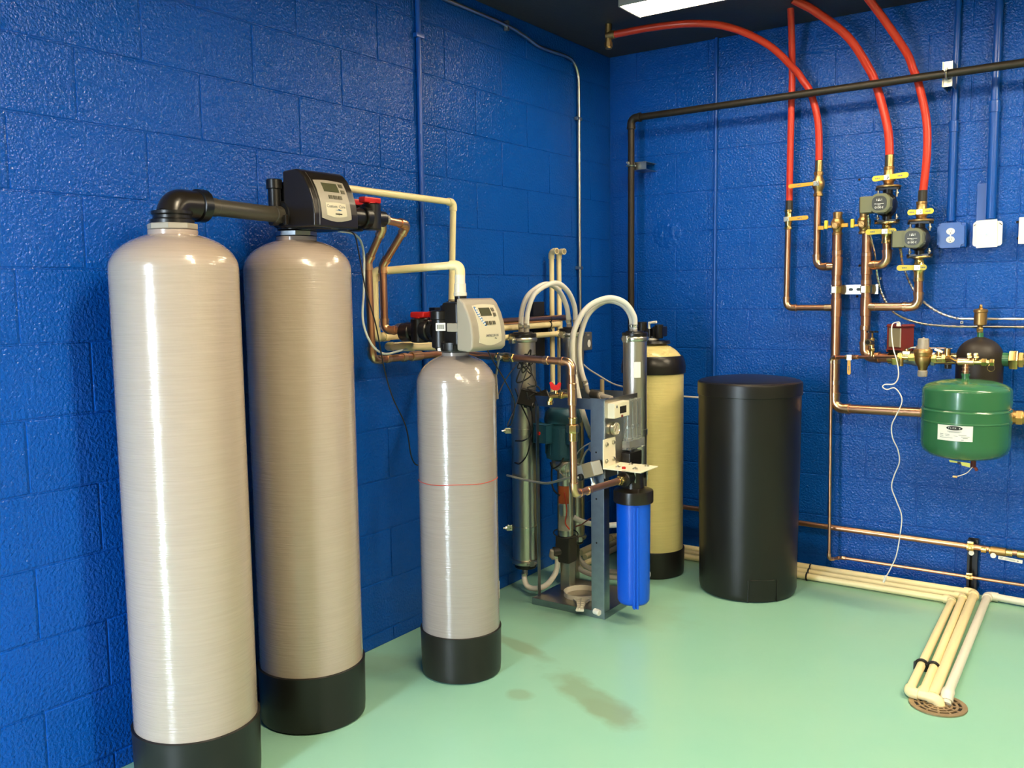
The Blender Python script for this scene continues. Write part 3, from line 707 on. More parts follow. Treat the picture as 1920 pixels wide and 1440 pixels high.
# --- riser 2
t = ball_valve('valve with long amber lever pointing left across a red tube', (1.154, -.08, 1.885), Z_, .0170, .115, (-1, 0, -.035), .130, m=m_bronze, ball=1.65, hw=.020)
obj('crimp_sleeve', cyl(B(), (1.154, -.08, 1.935), (1.155, -.08, 1.995), .0185, 18, ch=.001), m_brass, t)
pipe_thing('copper_riser', 'copper riser beside the straight red tube, second from left', [(1.152, -.08, 1.835), (1.153, -.08, 1.497), (1.228, -.10, 1.497)], .0165, m_cu, fit=m_cufit, R=.034, grow=1.14)

# --- headers
t = thing('copper_header', 'left of the two thick upright copper headers', 'pipe', (1.252, -.10, .828))
run(t, [(1.251, -.10, 1.645), (1.254, -.10, .828), (1.66, -.14, .836)], .0215, m_cu, fit=m_cufit, R=.040, grow=1.12)
for z in (1.497, 1.304): ring(t, (1.253, -.10, z), Z_, .0245, .085, m_cu, 'tee')
for z in (1.56, 1.42, 1.05, .95): ring(t, (1.252, -.10, z), Z_, .0240, .022, m_cufit, 'coupling')
obj('branch_socket', cyl(B(), (1.208, -.098, 1.497), (1.25, -.10, 1.497), .0190, 18, ch=.001), m_cufit, t)
obj('branch_socket', cyl(B(), (1.200, -.097, 1.304), (1.25, -.10, 1.304), .0170, 18, ch=.001), m_cufit, t)
t = thing('copper_header', 'right of the two thick upright copper headers', 'pipe', (1.386, -.10, 1.075))
run(t, [(1.384, -.10, 1.645), (1.388, -.10, 1.075), (1.500, -.13, 1.075)], .0215, m_cu, fit=m_cufit, R=.040, grow=1.12)
for z in (1.498, 1.307): ring(t, (1.386, -.10, z), Z_, .0245, .085, m_cu, 'tee')
for z in (1.545, 1.42, 1.21): ring(t, (1.386, -.10, z), Z_, .0240, .022, m_cufit, 'coupling')
obj('branch_socket', cyl(B(), (1.39, -.10, 1.498), (1.430, -.108, 1.498), .0195, 18, ch=.001), m_cufit, t)
obj('branch_socket', cyl(B(), (1.39, -.10, 1.307), (1.430, -.105, 1.307), .0195, 18, ch=.001), m_cufit, t)
# purge valves on top of the headers: small yellow handles
def purge(label, x, extra):
    t = thing('purge_valve', label, 'valve', (x, -.10, 1.645))
    obj('body', revolve(B(), (x, -.10, 1.640), Z_, [(.019, 0), (.023, .003), (.023, .012), (.019, .016), (.020, .024), (.029, .042), (.030, .060), (.024, .074), (.020, .078), (.020, .094), (.0215, .096), (.0215, .106), (.016, .109), (.014, .102)], 24), m_bronze, t)
    obj('side_port', cyl(B(), (x, -.10, 1.684), (x, -.142, 1.684), .017, 20, ch=.002), m_bronze, t)
    bm = B(); cyl(bm, (x, -.140, 1.684), (x, -.150, 1.684), .014, 20, ch=.002); box(bm, (x, -.152, 1.684), (.004, .006, .034), (V((.75, 0, .66)), Y_, V((-.66, 0, .75))), bev=.001); obj('cap', bm, m_bronze, t)
    h = B(); box(h, (x-.044, -.128, 1.690), (.016, .016, .040), bev=.003); obj('thumb_handle', h, m_yel, t)
    h = B(); box(h, (x-.030, -.130, 1.680), (.03, .006, .010), bev=.001); obj('handle_bar', h, m_org, t)
    if extra: h = B(); box(h, (x+.038, -.120, 1.684), (.030, .010, .018), bev=.003); obj('side_handle', h, m_org, t)
    for s in extra: h = B(); box(h, (x-.072, -.115, 1.678), (.028, .008, .018), bev=.003); obj('side_handle', h, m_org, t)
purge('bronze purge valve capping the left copper header', 1.251, (1,)); purge('bronze purge valve capping the right copper header', 1.370, ())
# wall channel holding both headers
t = thing('wall_channel', 'slotted steel channel clamping both copper headers', 'bracket', (1.32, -.05, 1.388))
bm = B(); box(bm, (1.320, -.048, 1.388), (.215, .004, .041))
for s in (-1, 1): box(bm, (1.320, -.030, 1.388+s*.0205), (.215, .040, .003))
obj('channel', bm, m_zinc, t)
bm = B()
for x in (1.305, 1.340): prism(bm, rrect(.020, .013, .006), (x, -.0502, 1.388), X_, Z_, -Y_, .0005)
stuff(obj('slots', bm, m_dark, t))
for x in (1.253, 1.386):
    obj('strap', revolve(B(), (x, -.10, 1.371), Z_, [(.0225, 0), (.0262, .001), (.0262, .033), (.0225, .034)], 28), m_brass, t)
    bm = B(); cyl(bm, (x-.008, -.122, 1.388), (x-.008, -.140, 1.388), .004, 8); hexnut(bm, (x-.008, -.130, 1.388), OUT, .008, .006); box(bm, (x-.008, -.126, 1.388), (.018, .004, .030), bev=.001); obj('bolt', bm, m_zinc, t)

# --- pumps
def pump(label, x, z, d=.12):
    """circulator between two flanges; z is the motor centre"""
    t = thing('circulator_pump', label, 'pump', (x, -d, z)); y = -d
    def flange(z0, m, th, sgn): return prism(B(), [(px, py) for px, py in ngon(.026, 12)] if 0 else rflange(), (x, y, z0), X_, Y_, Z_, th)
    def rflange():
        o = []
        for s in (1, -1):
            o += [(s*(.038+.016*math.cos(a)), s*.016*math.sin(a)) for a in [-PI/2+PI*k/6 for k in range(7)]]
        return o
    for zz, th in ((z+.066, .010), (z-.076, .010)): obj('flange', flange(zz, m_black, th, 1), m_black, t)
    obj('volute', revolve(B(), (x, y, z-.07), Z_, [(.020, 0), (.020, .018), (.034, .034), (.040, .055), (.040, .085), (.034, .105), (.021, .12), (.021, .138)], 24), m_black, t)
    obj('motor_neck', revolve(B(), (x-.006, y, z), OUT, [(.050, .0), (.050, .030), (.044, .045), (.044, .075)], 24), m_black, t)
    fc = y - .120
    oct_ = [(sx*a, sz*b) for sx, sz, a, b in ((1, 1, .022, .042), (-1, 1, .022, .042), (-1, 1, .040, .026), (-1, -1, .040, .026), (-1, -1, .022, .042), (1, -1, .022, .042), (1, -1, .042, .022), (1, 1, .042, .022))]
    bm = B(); prism(bm, oct_, (x-.006, fc, z), X_, Z_, Y_, .062)
    bmesh.ops.bevel(bm, geom=list(bm.edges), offset=.0035, segments=2, affect='EDGES'); mo = obj('motor', bm, m_pumpg, t)
    obj('nameplate', prism(B(), rrect(.062, .062, .024, 6), (x-.008, fc-.0002, z), X_, Z_, -Y_, .0015), m_plate, mo)
    text('lettering', '3·0010', (x-.008, fc-.0022, z-.018), -X_, -Z_, .0135, m_inkw, mo)
    marks(mo, (x-.008, fc-.0022, z), X_, Z_, -Y_, [(-.020, -.004, .006, .003), (-.013, -.004, .014, .002), (.002, -.003, .018, .0012), (-.006, -.009, .012, .0015), (-.011, .010, .0015, .009), (.010, .010, .0015, .009), (-.005, .009, .0035, .006), (-.001, .013, .006, .0015), (-.004, .018, .008, .001), (.001, .010, .005, .003)], m_inkw, 'plate_print')
    bm = B(); box(bm, (x-.066, fc+.036, z-.002), (.052, .060, .072), bev=.004); obj('terminal_box', bm, m_pumpg, t)
    obj('box_side', box(B(), (x-.0935, fc+.036, z-.002), (.004, .056, .068), bev=.001), m_dark, t)
    for sx in (-1, 1):
        for zz in (z+.052, z-.062):
            bm = B(); cyl(bm, (x+sx*.040, y-.004, zz-.018), (x+sx*.040, y-.004, zz+.020), .0045, 10); hexnut(bm, (x+sx*.040, y-.004, zz+(.006 if zz < z else -.002)), Z_, .0085, .008)
            obj('flange_bolt', bm, m_zinc, t)
    return t
def flange_valve(label, x, zf, zv, up, hlen, two, d=.12, tilt=0):
    """isolation valve with a flange at zf and the ball at zv"""
    t = thing('flange_valve', label, 'valve', (x, -d, zf)); s = 1 if up else -1; L = abs(zv-zf)
    prof = [(.052, 0), (.053, .002), (.053, .007), (.050, .009), (.026, .011), (.021, .016), (.021, L*.55), (.028, L*.8), (.031, L), (.028, L*1.22), (.022, L*1.4), (.021, L*1.9), (.0225, L*1.95), (.0225, L*2.2), (.0195, L*2.22)]
    obj('body', revolve(B(), (x, -d, zf), Z_*s, prof, 28), m_bronze if up else m_brass, t)
    lever(t, (x, -d, zv), Z_, .019, 1.6, (1, 0, tilt), hlen, .026, m_yel, two=two)
    return t
pump('upper olive green pump with black flanges', 1.474, 1.764); pump('lower olive green pump with black flanges', 1.614, 1.606)
flange_valve('yellow winged valve on top of the upper green pump', 1.477, 1.841, 1.882, True, .092, .062, tilt=.05)
flange_valve('yellow winged valve under the upper green pump', 1.474, 1.688, 1.645, False, .050, .082)
flange_valve('yellow winged valve on top of the lower green pump', 1.617, 1.683, 1.722, True, .058, .050, tilt=.02)
flange_valve('yellow winged valve under the lower green pump', 1.614, 1.530, 1.480, False, .040, .085)
def crimp(t_label, x, z0, z1, r, m, d=.12):
    return tag(obj('crimp_sleeve', cyl(B(), (x, -d, z0), (x, -d, z1), r, 20, ch=.001), m, loc=(x, -d, z0)), t_label, 'fitting')
crimp('brass sleeve joining the thick red tube to its valve', 1.478, 1.932, 1.985, .0205, m_brass)
crimp('dark sleeve at the foot of the rightmost red tube', 1.620, 1.765, 1.818, .0190, m_dgrey)
pipe_thing('copper_branch', 'short copper bend from the right header up to the upper pump', [(1.430, -.108, 1.498), (1.481, -.12, 1.498), (1.476, -.12, 1.600)], .0185, m_cu, fit=m_cufit, R=.036, grow=1.12)
pipe_thing('copper_branch', 'copper bend from the right header up to the lower pump', [(1.430, -.105, 1.307), (1.616, -.12, 1.307), (1.614, -.12, 1.425)], .0185, m_cu, fit=m_cufit, R=.036, grow=1.12)

# armoured cables from the pumps
def armour(label, pts):
    P = smooth(pts, 14); n = len(P)
    return tag(obj('armoured_cable', tube(B(), P, lambda t: .0062 + .0011*math.sin(t*n*1.9), 8), m_mc, loc=pts[0]), label, 'cable', 'armoured cables from the pumps')
armour('armoured cable curving from the upper pump to the right edge', [(1.407, -.19, 1.722), (1.404, -.15, 1.66), (1.412, -.075, 1.56), (1.418, -.045, 1.47), (1.432, -.03, 1.39), (1.462, -.025, 1.32), (1.51, -.025, 1.268), (1.60, -.02, 1.232), (1.70, -.02, 1.219), (1.84, -.02, 1.216), (2.3, -.02, 1.217)])
armour('armoured cable curving from the lower pump to the right edge', [(1.548, -.19, 1.564), (1.546, -.12, 1.50), (1.556, -.045, 1.43), (1.590, -.03, 1.362), (1.65, -.025, 1.302), (1.735, -.02, 1.260), (1.84, -.02, 1.251), (2.3, -.02, 1.255)])
for x, z, lab in ((1.423, 1.437, 'small white cable clip on the bare blue blocks'), (1.777, 1.2345, 'small white cable clip between the two armoured cables')):
    t = tag(obj('cable_clip', box(B(), (x, -.006, z), (.012, .012, .012), bev=.002), m_box, loc=(x, -.006, z)), lab, 'clip')
    obj('hole', cyl(B(), (x, -.012, z), (x, -.0128, z), .0028, 8), m_hole, t)

# ------------------------------------------------------------------ fill line, mixing valves, air separator, expansion tank
zl = 1.075
t = ball_valve('big brass valve with a thin steel lever beside the brown tank', (1.625, -.15, 1.078), X_, .024, .150, (1, 0, 0), .115, ball=1.45, face=Z_, hw=.010, m=m_galv, ink=False)
hexb = B(); hexnut(hexb, (1.530, -.135, 1.076), X_, .034, .028); cyl(hexb, (1.50, -.13, 1.075), (1.56, -.14, 1.076), .027, 20); obj('union', hexb, m_brass, t)
obj('tailpipe', cyl(B(), (1.69, -.155, 1.079), (1.79, -.16, 1.082), .025, 20), m_brass, t)
# thin fill line in front
t = thing('fill_line', 'thin copper line dropping down the wall from the left header', 'pipe', (1.253, -.135, .098))
run(t, [(1.560, -.235, 1.090), (1.243, -.128, 1.071), (1.252, -.13, .098), (1.288, -.055, .094), (2.7, -.055, .089)], .0072, m_cu, fit=m_cufit, R=.018, grow=1.3)
for x, y, z in ((1.36, -.1675, 1.078), (1.44, -.1945, 1.083)): ring(t, (x, y, z), (1, -.337, .06), .0105, .03, m_cufit)
t = ball_valve('small valve with an amber handle hanging from the thin fill line', (1.338, -.160, 1.0768), (1, -.337, .06), .0085, .055, (.02, -.02, -1), .080, ball=1.45, hw=.016)
# boiler drain
t = thing('drain_cock', 'little brass drain cock with a black wheel beside the right header', 'valve', (1.440, -.1945, 1.088))
bm = B(); cyl(bm, (1.440, -.1945, 1.086), (1.440, -.1945, 1.170), .0105, 14, ch=.001); cyl(bm, (1.440, -.1945, 1.148), (1.430, -.232, 1.150), .0125, 18, r2=.0155); hexnut(bm, (1.440, -.1945, 1.115), Z_, .0145, .012)
obj('body', bm, m_brass, t)
obj('spout_bore', cyl(B(), (1.4304, -.2305, 1.150), (1.4298, -.2328, 1.150), .0095, 14), m_hole, t)
bm = B(); cyl(bm, (1.440, -.1945, 1.17), (1.440, -.1945, 1.196), .004, 8); obj('stem', bm, m_brass, t)
obj('wheel', prism(B(), [((.022+.004*math.cos(6*a))*math.cos(a), (.022+.004*math.cos(6*a))*math.sin(a)) for a in [2*PI*k/36 for k in range(36)]], (1.440, -.1945, 1.193), X_, Y_, Z_, .007), m_black, t)
# pressure reducer and its fittings
t = thing('pressure_reducer', 'bronze pressure reducing valve with pale plastic caps', 'valve', (1.664, -.245, 1.09)); px, py = 1.664, -.245
obj('body', revolve(B(), (px, py, 1.032), Z_, [(.016, 0), (.018, .008), (.022, .020), (.030, .034), (.034, .048), (.034, .060), (.032, .062), (.035, .064), (.037, .078), (.039, .080), (.039, .090), (.036, .094), (.026, .096)], 28), m_bronze, t)
obj('top_cap', revolve(B(), (px, py, 1.126), Z_, [(.026, 0), (.024, .004), (.023, .040), (.020, .046), (.004, .048), (.003, .052), (0, .052)], 28), m_beigep, t)
obj('bottom_cap', revolve(B(), (px, py, 1.034), -Z_, [(.017, 0), (.020, .003), (.020, .024), (.017, .028)], 24), m_beigep, t)
bm = B(); tube(bm, smooth([(px-.10, py+.02, 1.108), (px-.075, py+.01, 1.112), (px-.055, py, 1.128), (px-.03, py, 1.134)], 5), .003, 6); box(bm, (px+.072, py, 1.131), (.085, .014, .003), bev=.001); obj('fill_lever', bm, m_galv, t)
bm = B()
for (x0, x1, r, hexa) in ((1.560, 1.578, .020, 1), (1.578, 1.604, .014, 0), (1.604, 1.632, .0185, 1)):
    (hexnut(bm, ((x0+x1)/2, -.238, 1.089), X_, r, x1-x0) if hexa else cyl(bm, (x0-.002, -.237, 1.089), (x1+.002, -.238, 1.089), r, 16))
obj('inlet_union', bm, m_brass, t)
bm = B(); box(bm, (1.596, -.238, 1.108), (.036, .026, .02), bev=.004); cyl(bm, (1.596, -.238, 1.11), (1.596, -.238, 1.126), .010, 12); cyl(bm, (1.577, -.252, 1.083), (1.577, -.252, 1.050), .010, 12); obj('strainer', bm, m_brass, t)
for x0, x1, y0, y1, r, hx_ in ((1.698, 1.722, -.248, -.251, .017, 1), (1.72, 1.742, -.25, -.252, .013, 0), (1.742, 1.760, -.253, -.255, .020, 1), (1.76, 1.782, -.256, -.275, .014, 0)):
    bm = B(); d = V((x1-x0, y1-y0, .001))
    (hexnut(bm, ((x0+x1)/2, (y0+y1)/2, 1.088), d, r, x1-x0) if hx_ else cyl(bm, (x0-.002, y0, 1.088), (x1+.002, y1, 1.089), r, 16)); obj('outlet_fitting', bm, m_brass, t)
bm = B(); cyl(bm, (1.728, -.250, 1.095), (1.728, -.250, 1.118), .010, 10); box(bm, (1.728, -.252, 1.122), (.036, .018, .012), (V((.93, 0, -.36)), Y_, V((.36, 0, .93))), bev=.002); cyl(bm, (1.762, -.256, 1.10), (1.762, -.256, 1.132), .0125, 12); obj('check_cap', bm, m_brass, t)
obj('vent_cap', cyl(B(), (1.766, -.256, 1.065), (1.766, -.256, 1.045), .014, 14, ch=.002), m_black, t)

# brown air separator
ax_, ay_ = 1.872, -.150
t = thing('air_separator', 'dark brown rounded tank behind the green tank', 'tank', (ax_, ay_, .885))
obj('body', revolve(B(), (ax_, ay_, .885), Z_, [(.03, 0), (.070, .010), (.0915, .035), (.0925, .06), (.0925, .205)] + [(.0925*math.cos(a) if a < 1.35 else .022, .205+.086*math.sin(a)) for a in [PI/2*k/9 for k in range(1, 9)]] + [(.02, 1.177-.885)], 48), m_rubber, t, sharp=50)
obj('top_neck', cyl(B(), (ax_, ay_, 1.172), (ax_, ay_, 1.196), .013, 16), m_green, t)
obj('side_neck', cyl(B(), (ax_+.08, ay_, 1.083), (ax_+.112, ay_, 1.083), .030, 24), m_green, t)
t = thing('air_vent', 'small bronze air vent can on top of the brown tank', 'valve', (ax_-.002, ay_, 1.196))
obj('can', revolve(B(), (ax_-.002, ay_, 1.196), Z_, [(.009, 0), (.012, .002), (.012, .022), (.009, .026), (.012, .030), (.024, .033), (.0255, .036), (.0255, .085), (.0285, .088), (.0285, .096), (.025, .100), (.010, .103), (.006, .106), (.005, .120), (0, .121)], 28), m_bronze, t)
obj('hex_neck', hexnut(B(), (ax_-.002, ay_, 1.208), Z_, .0145, .014), m_brass, t)
obj('cap', hexnut(B(), (ax_-.002, ay_, 1.306), Z_, .0075, .008), m_brass, t)
t = thing('brass_union', 'large brass union and copper leaving the brown tank rightwards', 'fitting', (ax_+.115, ay_, 1.083))
bm = B(); hexnut(bm, (ax_+.130, ay_, 1.083), X_, .044, .032); hexnut(bm, (ax_+.158, ay_, 1.084), X_, .035, .020); cyl(bm, (ax_+.11, ay_, 1.083), (ax_+.19, ay_, 1.085), .026, 22); obj('union', bm, m_brass, t)
obj('pipe', cyl(B(), (ax_+.18, ay_, 1.085), (2.7, ay_, 1.09), .0235, 22), m_cu, t); ring(t, (ax_+.215, ay_, 1.085), X_, .0265, .05, m_cufit)

# green expansion tank
gx, gy, gR = 1.866, -.430, .1660
t = thing('expansion_tank', 'round green tank with a white label on the right', 'tank', (gx, gy, .715))
zt = 1.000
prof = [(0, .690), (.045, .692), (.09, .698), (.135, .710), (.156, .726), (gR-.002, .745), (gR, .765), (gR, .848), (gR+.0022, .850), (gR+.0022, .854), (gR, .856), (gR, .893), (gR+.002, .896), (gR+.0005, .899), (gR-.003, .903), (gR-.003, .907), (gR, .912), (gR, .975)] + [(gR*math.cos(a)**.9, .975+.044*math.sin(a)) for a in [PI/2*k/8 for k in range(1, 8)]] + [(.012, 1.0195)]
obj('body', revolve(B(), (gx, gy, 0), Z_, prof, 72), m_green, t, sharp=40)
obj('neck', revolve(B(), (gx-.006, gy, 1.016), Z_, [(.016, 0), (.014, .006), (.014, .018), (.0165, .018), (.0165, .026), (.013, .026)], 18), m_green, t)
def curved(bm, w_, h, zc, a0, R, off=.0006, n=14, dz=0):
    """label bent round the tank; a0 is its middle direction"""
    lo, hi = [], []
    for k in range(n+1):
        a = a0 + (k/n-.5)*w_/R; z = zc + dz*(k/n-.5)
        lo.append(bm.verts.new((gx+(R+off)*math.cos(a), gy+(R+off)*math.sin(a), z-h/2))); hi.append(bm.verts.new((gx+(R+off)*math.cos(a), gy+(R+off)*math.sin(a), z+h/2)))
    for k in range(n): bm.faces.new((lo[k], lo[k+1], hi[k+1], hi[k]))
    return bm
A0 = math.radians(-95.5)
lb = obj('label', curved(B(), .132, .062, .818, A0, gR), m_paper, t)
bm = B(); R = gR+.0012; prev = None
for k in range(25):
    q = PI*k/24; a = A0+.030*math.cos(q)/R; h = .0085*math.sin(q)+.0001
    cur = [bm.verts.new((gx+R*math.cos(a), gy+R*math.sin(a), .838+sg*h)) for sg in (-1, 1)]
    if prev: bm.faces.new((prev[0], cur[0], cur[1], prev[1]))
    prev = cur
obj('oval_badge', bm, m_ink, lb)
for ch, k in zip('FLEX B', range(6)):
    if ch == ' ': continue
    a = A0 + (k-2.5)*.0078/gR; n_ = V((math.cos(a), math.sin(a), 0)); text('lettering', ch, V((gx, gy, .838))+n_*(gR+.0020), V((-n_.y, n_.x, 0)), Z_, .0088, m_inkw, lb)
bm = B()
for x, z, w_, h in ((0, .825, .052, .0016), (0, .821, .040, .0014), (-.048, .813, .014, .0016), (-.026, .812, .018, .0016), (.030, .812, .028, .0016), (-.048, .806, .014, .0016), (-.024, .806, .016, .0016), (.006, .807, .014, .0014), (.040, .806, .030, .0016), (-.030, .799, .050, .0014), (.040, .800, .018, .0018), (.03, .793, .010, .0016)):
    curved(bm, w_, h, z, A0+x/gR, gR, .0014, 4)
stuff(obj('fine_print', bm, m_inkg, lb))
bm = B(); prism(bm, [(-.050, .010), (.028, .003), (.028, -.014), (-.002, -.008), (-.004, 0), (-.045, .001)], (gx+.010, gy-.115, .692), X_, Z_, -Y_, .001); yt = obj('warning_tag', bm, m_yg, t)
obj('tag_square', prism(B(), [(-.018, .006), (-.006, .005), (-.006, -.004), (-.018, -.003)], (gx+.010, gy-.1165, .692), X_, Z_, -Y_, .0004), m_ink, yt)
bm = B(); cyl(bm, (gx+.042, gy-.06, .700), (gx+.042, gy-.06, .668), .010, 12, ch=.002); cyl(bm, (gx+.052, gy-.075, .672), (gx+.058, gy-.08, .662), .006, 10); obj('air_stem', bm, m_redbox, t)
bm = B(); tube(bm, smooth([(gx+.040, gy-.068, .672), (gx+.025, gy-.085, .652), (gx+.004, gy-.095, .640), (gx-.012, gy-.095, .634)], 6), .0018, 6); obj('seal_wire', bm, m_wwire, t)
obj('seal_tag', box(B(), (gx-.018, gy-.096, .632), (.018, .006, .009), bev=.002), m_bronze, t)
# the tee over the tank with two small valves
t = thing('tank_tee', 'copper and brass tee with small valves above the green tank', 'fitting', (gx-.006, gy, 1.042)); q = V((gx-.006, gy, 1.090))
bm = B(); cyl(bm, (q.x, gy, 1.042), q+V((0, 0, .012)), .0125, 16); obj('drop', bm, m_cu, t)
bm = B(); cyl(bm, (1.782, -.275, 1.089), (q.x-.028, gy, 1.090), .0095, 14); obj('feed', bm, m_brass, t)
bm = B(); cyl(bm, q-X_*.030, q+X_*.030, .0155, 16, ch=.001); obj('tee', bm, m_cufit, t)
for z in (1.050, 1.066): ring(t, (q.x, gy, z), Z_, .0150, .006, m_cufit)
bm = B(); cyl(bm, q+X_*.028, q+X_*.085, .0115, 14); hexnut(bm, q+X_*.066, X_, .0165, .018); hexnut(bm, q+X_*.094, X_, .0155, .014); obj('side_valve', bm, m_brass, t)
for dx in (.012, .036):
    bm = B(); cyl(bm, q+V((dx, -.004, .008)), q+V((dx, -.004, .024)), .008, 12); box(bm, q+V((dx, -.004, .030)), (.018, .016, .014), bev=.003); box(bm, q+V((dx+.003, -.008, .020)), (.018, .018, .008), bev=.002); obj('stub_valve', bm, m_brass, t)
obj('pull_ring', torus(B(), q+V((.092, -.008, -.022)), (.2, -1, 0), .0135, .0009, 20, 5), m_brass, t)

# lower return: bronze valve, pipe behind the green tank
t = ball_valve('bronze valve with a thin steel lever left of the green tank', (1.700, -.145, .836), X_, .026, .110, (1, 0, 0), .12, m=m_bronze, ball=1.45, face=Z_, hw=.008, nut=m_galv, ink=False)
lv = t
t.children[-1].data.materials[0] = m_galv
for c_ in t.children:
    if c_.name.startswith('handle'): c_.data.materials[0] = m_galv
pipe_thing('return_pipe', 'copper pipe passing behind the green tank to the right edge', [(1.755, -.15, .838), (2.7, -.15, .842)], .0215, m_cu)
t = thing('brass_coupling', 'brass coupling right of the green tank on the low pipe', 'fitting', (2.005, -.15, .840))
bm = B(); hexnut(bm, (1.998, -.15, .840), X_, .036, .022); hexnut(bm, (2.032, -.15, .840), X_, .033, .026); cyl(bm, (1.985, -.15, .840), (2.06, -.15, .840), .028, 22); obj('body', bm, m_bronze, t)

# red controller with tan face
c0 = V((1.550, -.150, 1.168)); n1 = V((-.5, -.866, 0)); n2 = V((.866, -.5, 0)); TL = (n2, n1, Z_)
t = thing('flow_controller', 'dark red control box with a tan face above the brass valves', 'control box', (c0.x, c0.y, 1.105))
bm = B(); box(bm, c0, (.078, .058, .106), TL, bev=.010); obj('housing', bm, m_redbox, t)
obj('base', box(B(), c0-Z_*.055, (.072, .054, .024), TL, bev=.004), m_brown, t)
obj('face_panel', box(B(), c0+n1*.0300+Z_*.003, (.066, .004, .084), TL, bev=.0015), m_tan, t)
obj('face_edge', box(B(), c0+n1*.0305+n2*.031+Z_*.003, (.007, .006, .084), TL, bev=.001), m_beigel, t)
bm = B(); cyl(bm, c0-Z_*.07+n2*.02, c0-Z_*.05+n2*.02, .010, 12); cyl(bm, c0-Z_*.066-n2*.02+n1*.0, c0-Z_*.05-n2*.02, .008, 12); obj('feet', bm, m_dark, t)
obj('cable_entry', revolve(B(), c0+Z_*.052-n2*.012, Z_, [(.010, 0), (.008, .016), (.004, .020)], 10), m_box, t)
P_ = [(1.542, -.150, 1.240), (1.540, -.26, 1.235), (1.541, -.285, 1.20), (1.552, -.295, 1.13), (1.570, -.298, 1.07), (1.577, -.298, 1.01), (1.560, -.297, .975), (1.522, -.296, .970), (1.512, -.295, .958), (1.530, -.293, .948), (1.560, -.291, .956), (1.584, -.290, .93), (1.592, -.288, .895), (1.572, -.286, .840), (1.552, -.284, .79), (1.556, -.282, .735), (1.580, -.280, .68), (1.586, -.278, .625), (1.566, -.275, .565), (1.556, -.272, .51), (1.577, -.27, .45), (1.600, -.268, .385), (1.596, -.265, .305), (1.582, -.262, .205), (1.562, -.26, .145), (1.540, -.26, .095)]
t = thing('loose_wire', 'white wire hanging loose down the right wall', 'wire', P_[0])
obj('wire', tube(B(), smooth(P_, 6), .0026, 7), m_wwire, t); obj('plug', cyl(B(), (1.540, -.26, .100), (1.530, -.26, .068), .0055, 10, ch=.001), m_wwire, t)

# low copper line, its clamps and valves at the right edge
t = pipe_thing('copper_line', 'level copper line low on the right wall', [(.30, -.055, .244), (2.7, -.055, .226)], .0135, m_cu)
t = thing('strut_channel', 'short black upright channel low on the right wall', 'bracket', (1.857, -.02, .02))
bm = B()
for s in (-1, 1): box(bm, (1.857+s*.0195, -.018, .140), (.003, .036, .240), bev=.0008)
box(bm, (1.857, -.003, .140), (.041, .004, .240)); obj('channel', bm, m_dark, t)
for s in (-1, 1): obj('channel_lip', box(B(), (1.857+s*.015, -.0355, .140), (.009, .002, .240)), m_dark, t)
for z, r, lab in ((.2292, .0135, 'brass clamp holding the level copper line to the channel'), (.0905, .0072, 'brass clamp holding the thin lower line to the channel')):
    c = thing('pipe_clamp', lab, 'clamp', (1.850, -.055, z))
    obj('strap', revolve(B(), (1.836, -.055, z), X_, [(r, 0), (r+.004, .001), (r+.004, .029), (r, .030)], 22), m_brass, c)
    bm = B(); box(bm, (1.851, -.055, z+r+.008), (.028, .020, .014), bev=.003); hexnut(bm, (1.851, -.072-r*.4, z+.004), OUT, .008, .007); obj('bolt', bm, m_brass, c)
obj('clip', cyl(B(), (1.856, -.060, .205), (1.856, -.064, .205), .011, 14), m_paper, t)
t = thing('inline_fitting', 'brass fittings with white tags on the level copper line', 'fitting', (1.93, -.055, .2277))
bm = B()
for x0, L_, r in ((1.905, .022, .0165), (1.932, .012, .0185), (2.005, .026, .0175), (2.05, .03, .018)): obj('collar', cyl(B(), (x0-L_/2, -.055, .2277), (x0+L_/2, -.055, .2277), r, 20, ch=.001), m_brass, t)
obj('body', cyl(B(), (1.930, -.055, .2277), (1.992, -.055, .2274), .0190, 22, ch=.002), m_bronze, t)
obj('round_tag', prism(B(), ngon(.0115, 18), (1.945, -.078, .211), X_, Z_, -Y_, .0008), m_paper, t)
mk = obj('long_tag', prism(B(), rrect(.094, .015, .002), (2.012, -.078, .203), V((.995, 0, -.07)).normalized(), V((.07, 0, .995)).normalized(), -Y_, .0008), m_paper, t)
marks(mk, (2.012, -.0792, .203), V((.995, 0, -.07)).normalized(), V((.07, 0, .995)).normalized(), -Y_, [(-.042, .002, .014, .0016), (-.042, -.003, .010, .0014), (-.022, .002, .044, .0012), (-.022, -.002, .040, .0012), (.026, -.002, .006, .004)], m_inkg)

# ------------------------------------------------------------------ cream drain pipes on the floor and the floor drain
r = .0155
G_ = 'cream drain pipes along the right wall'
def floor_pipe(label, pts, r, m): return pipe_thing('drain_pipe', label, pts, r, m, group=None, R=r*1.35, grow=1.25, collar=False, fit=m)
zf = .021
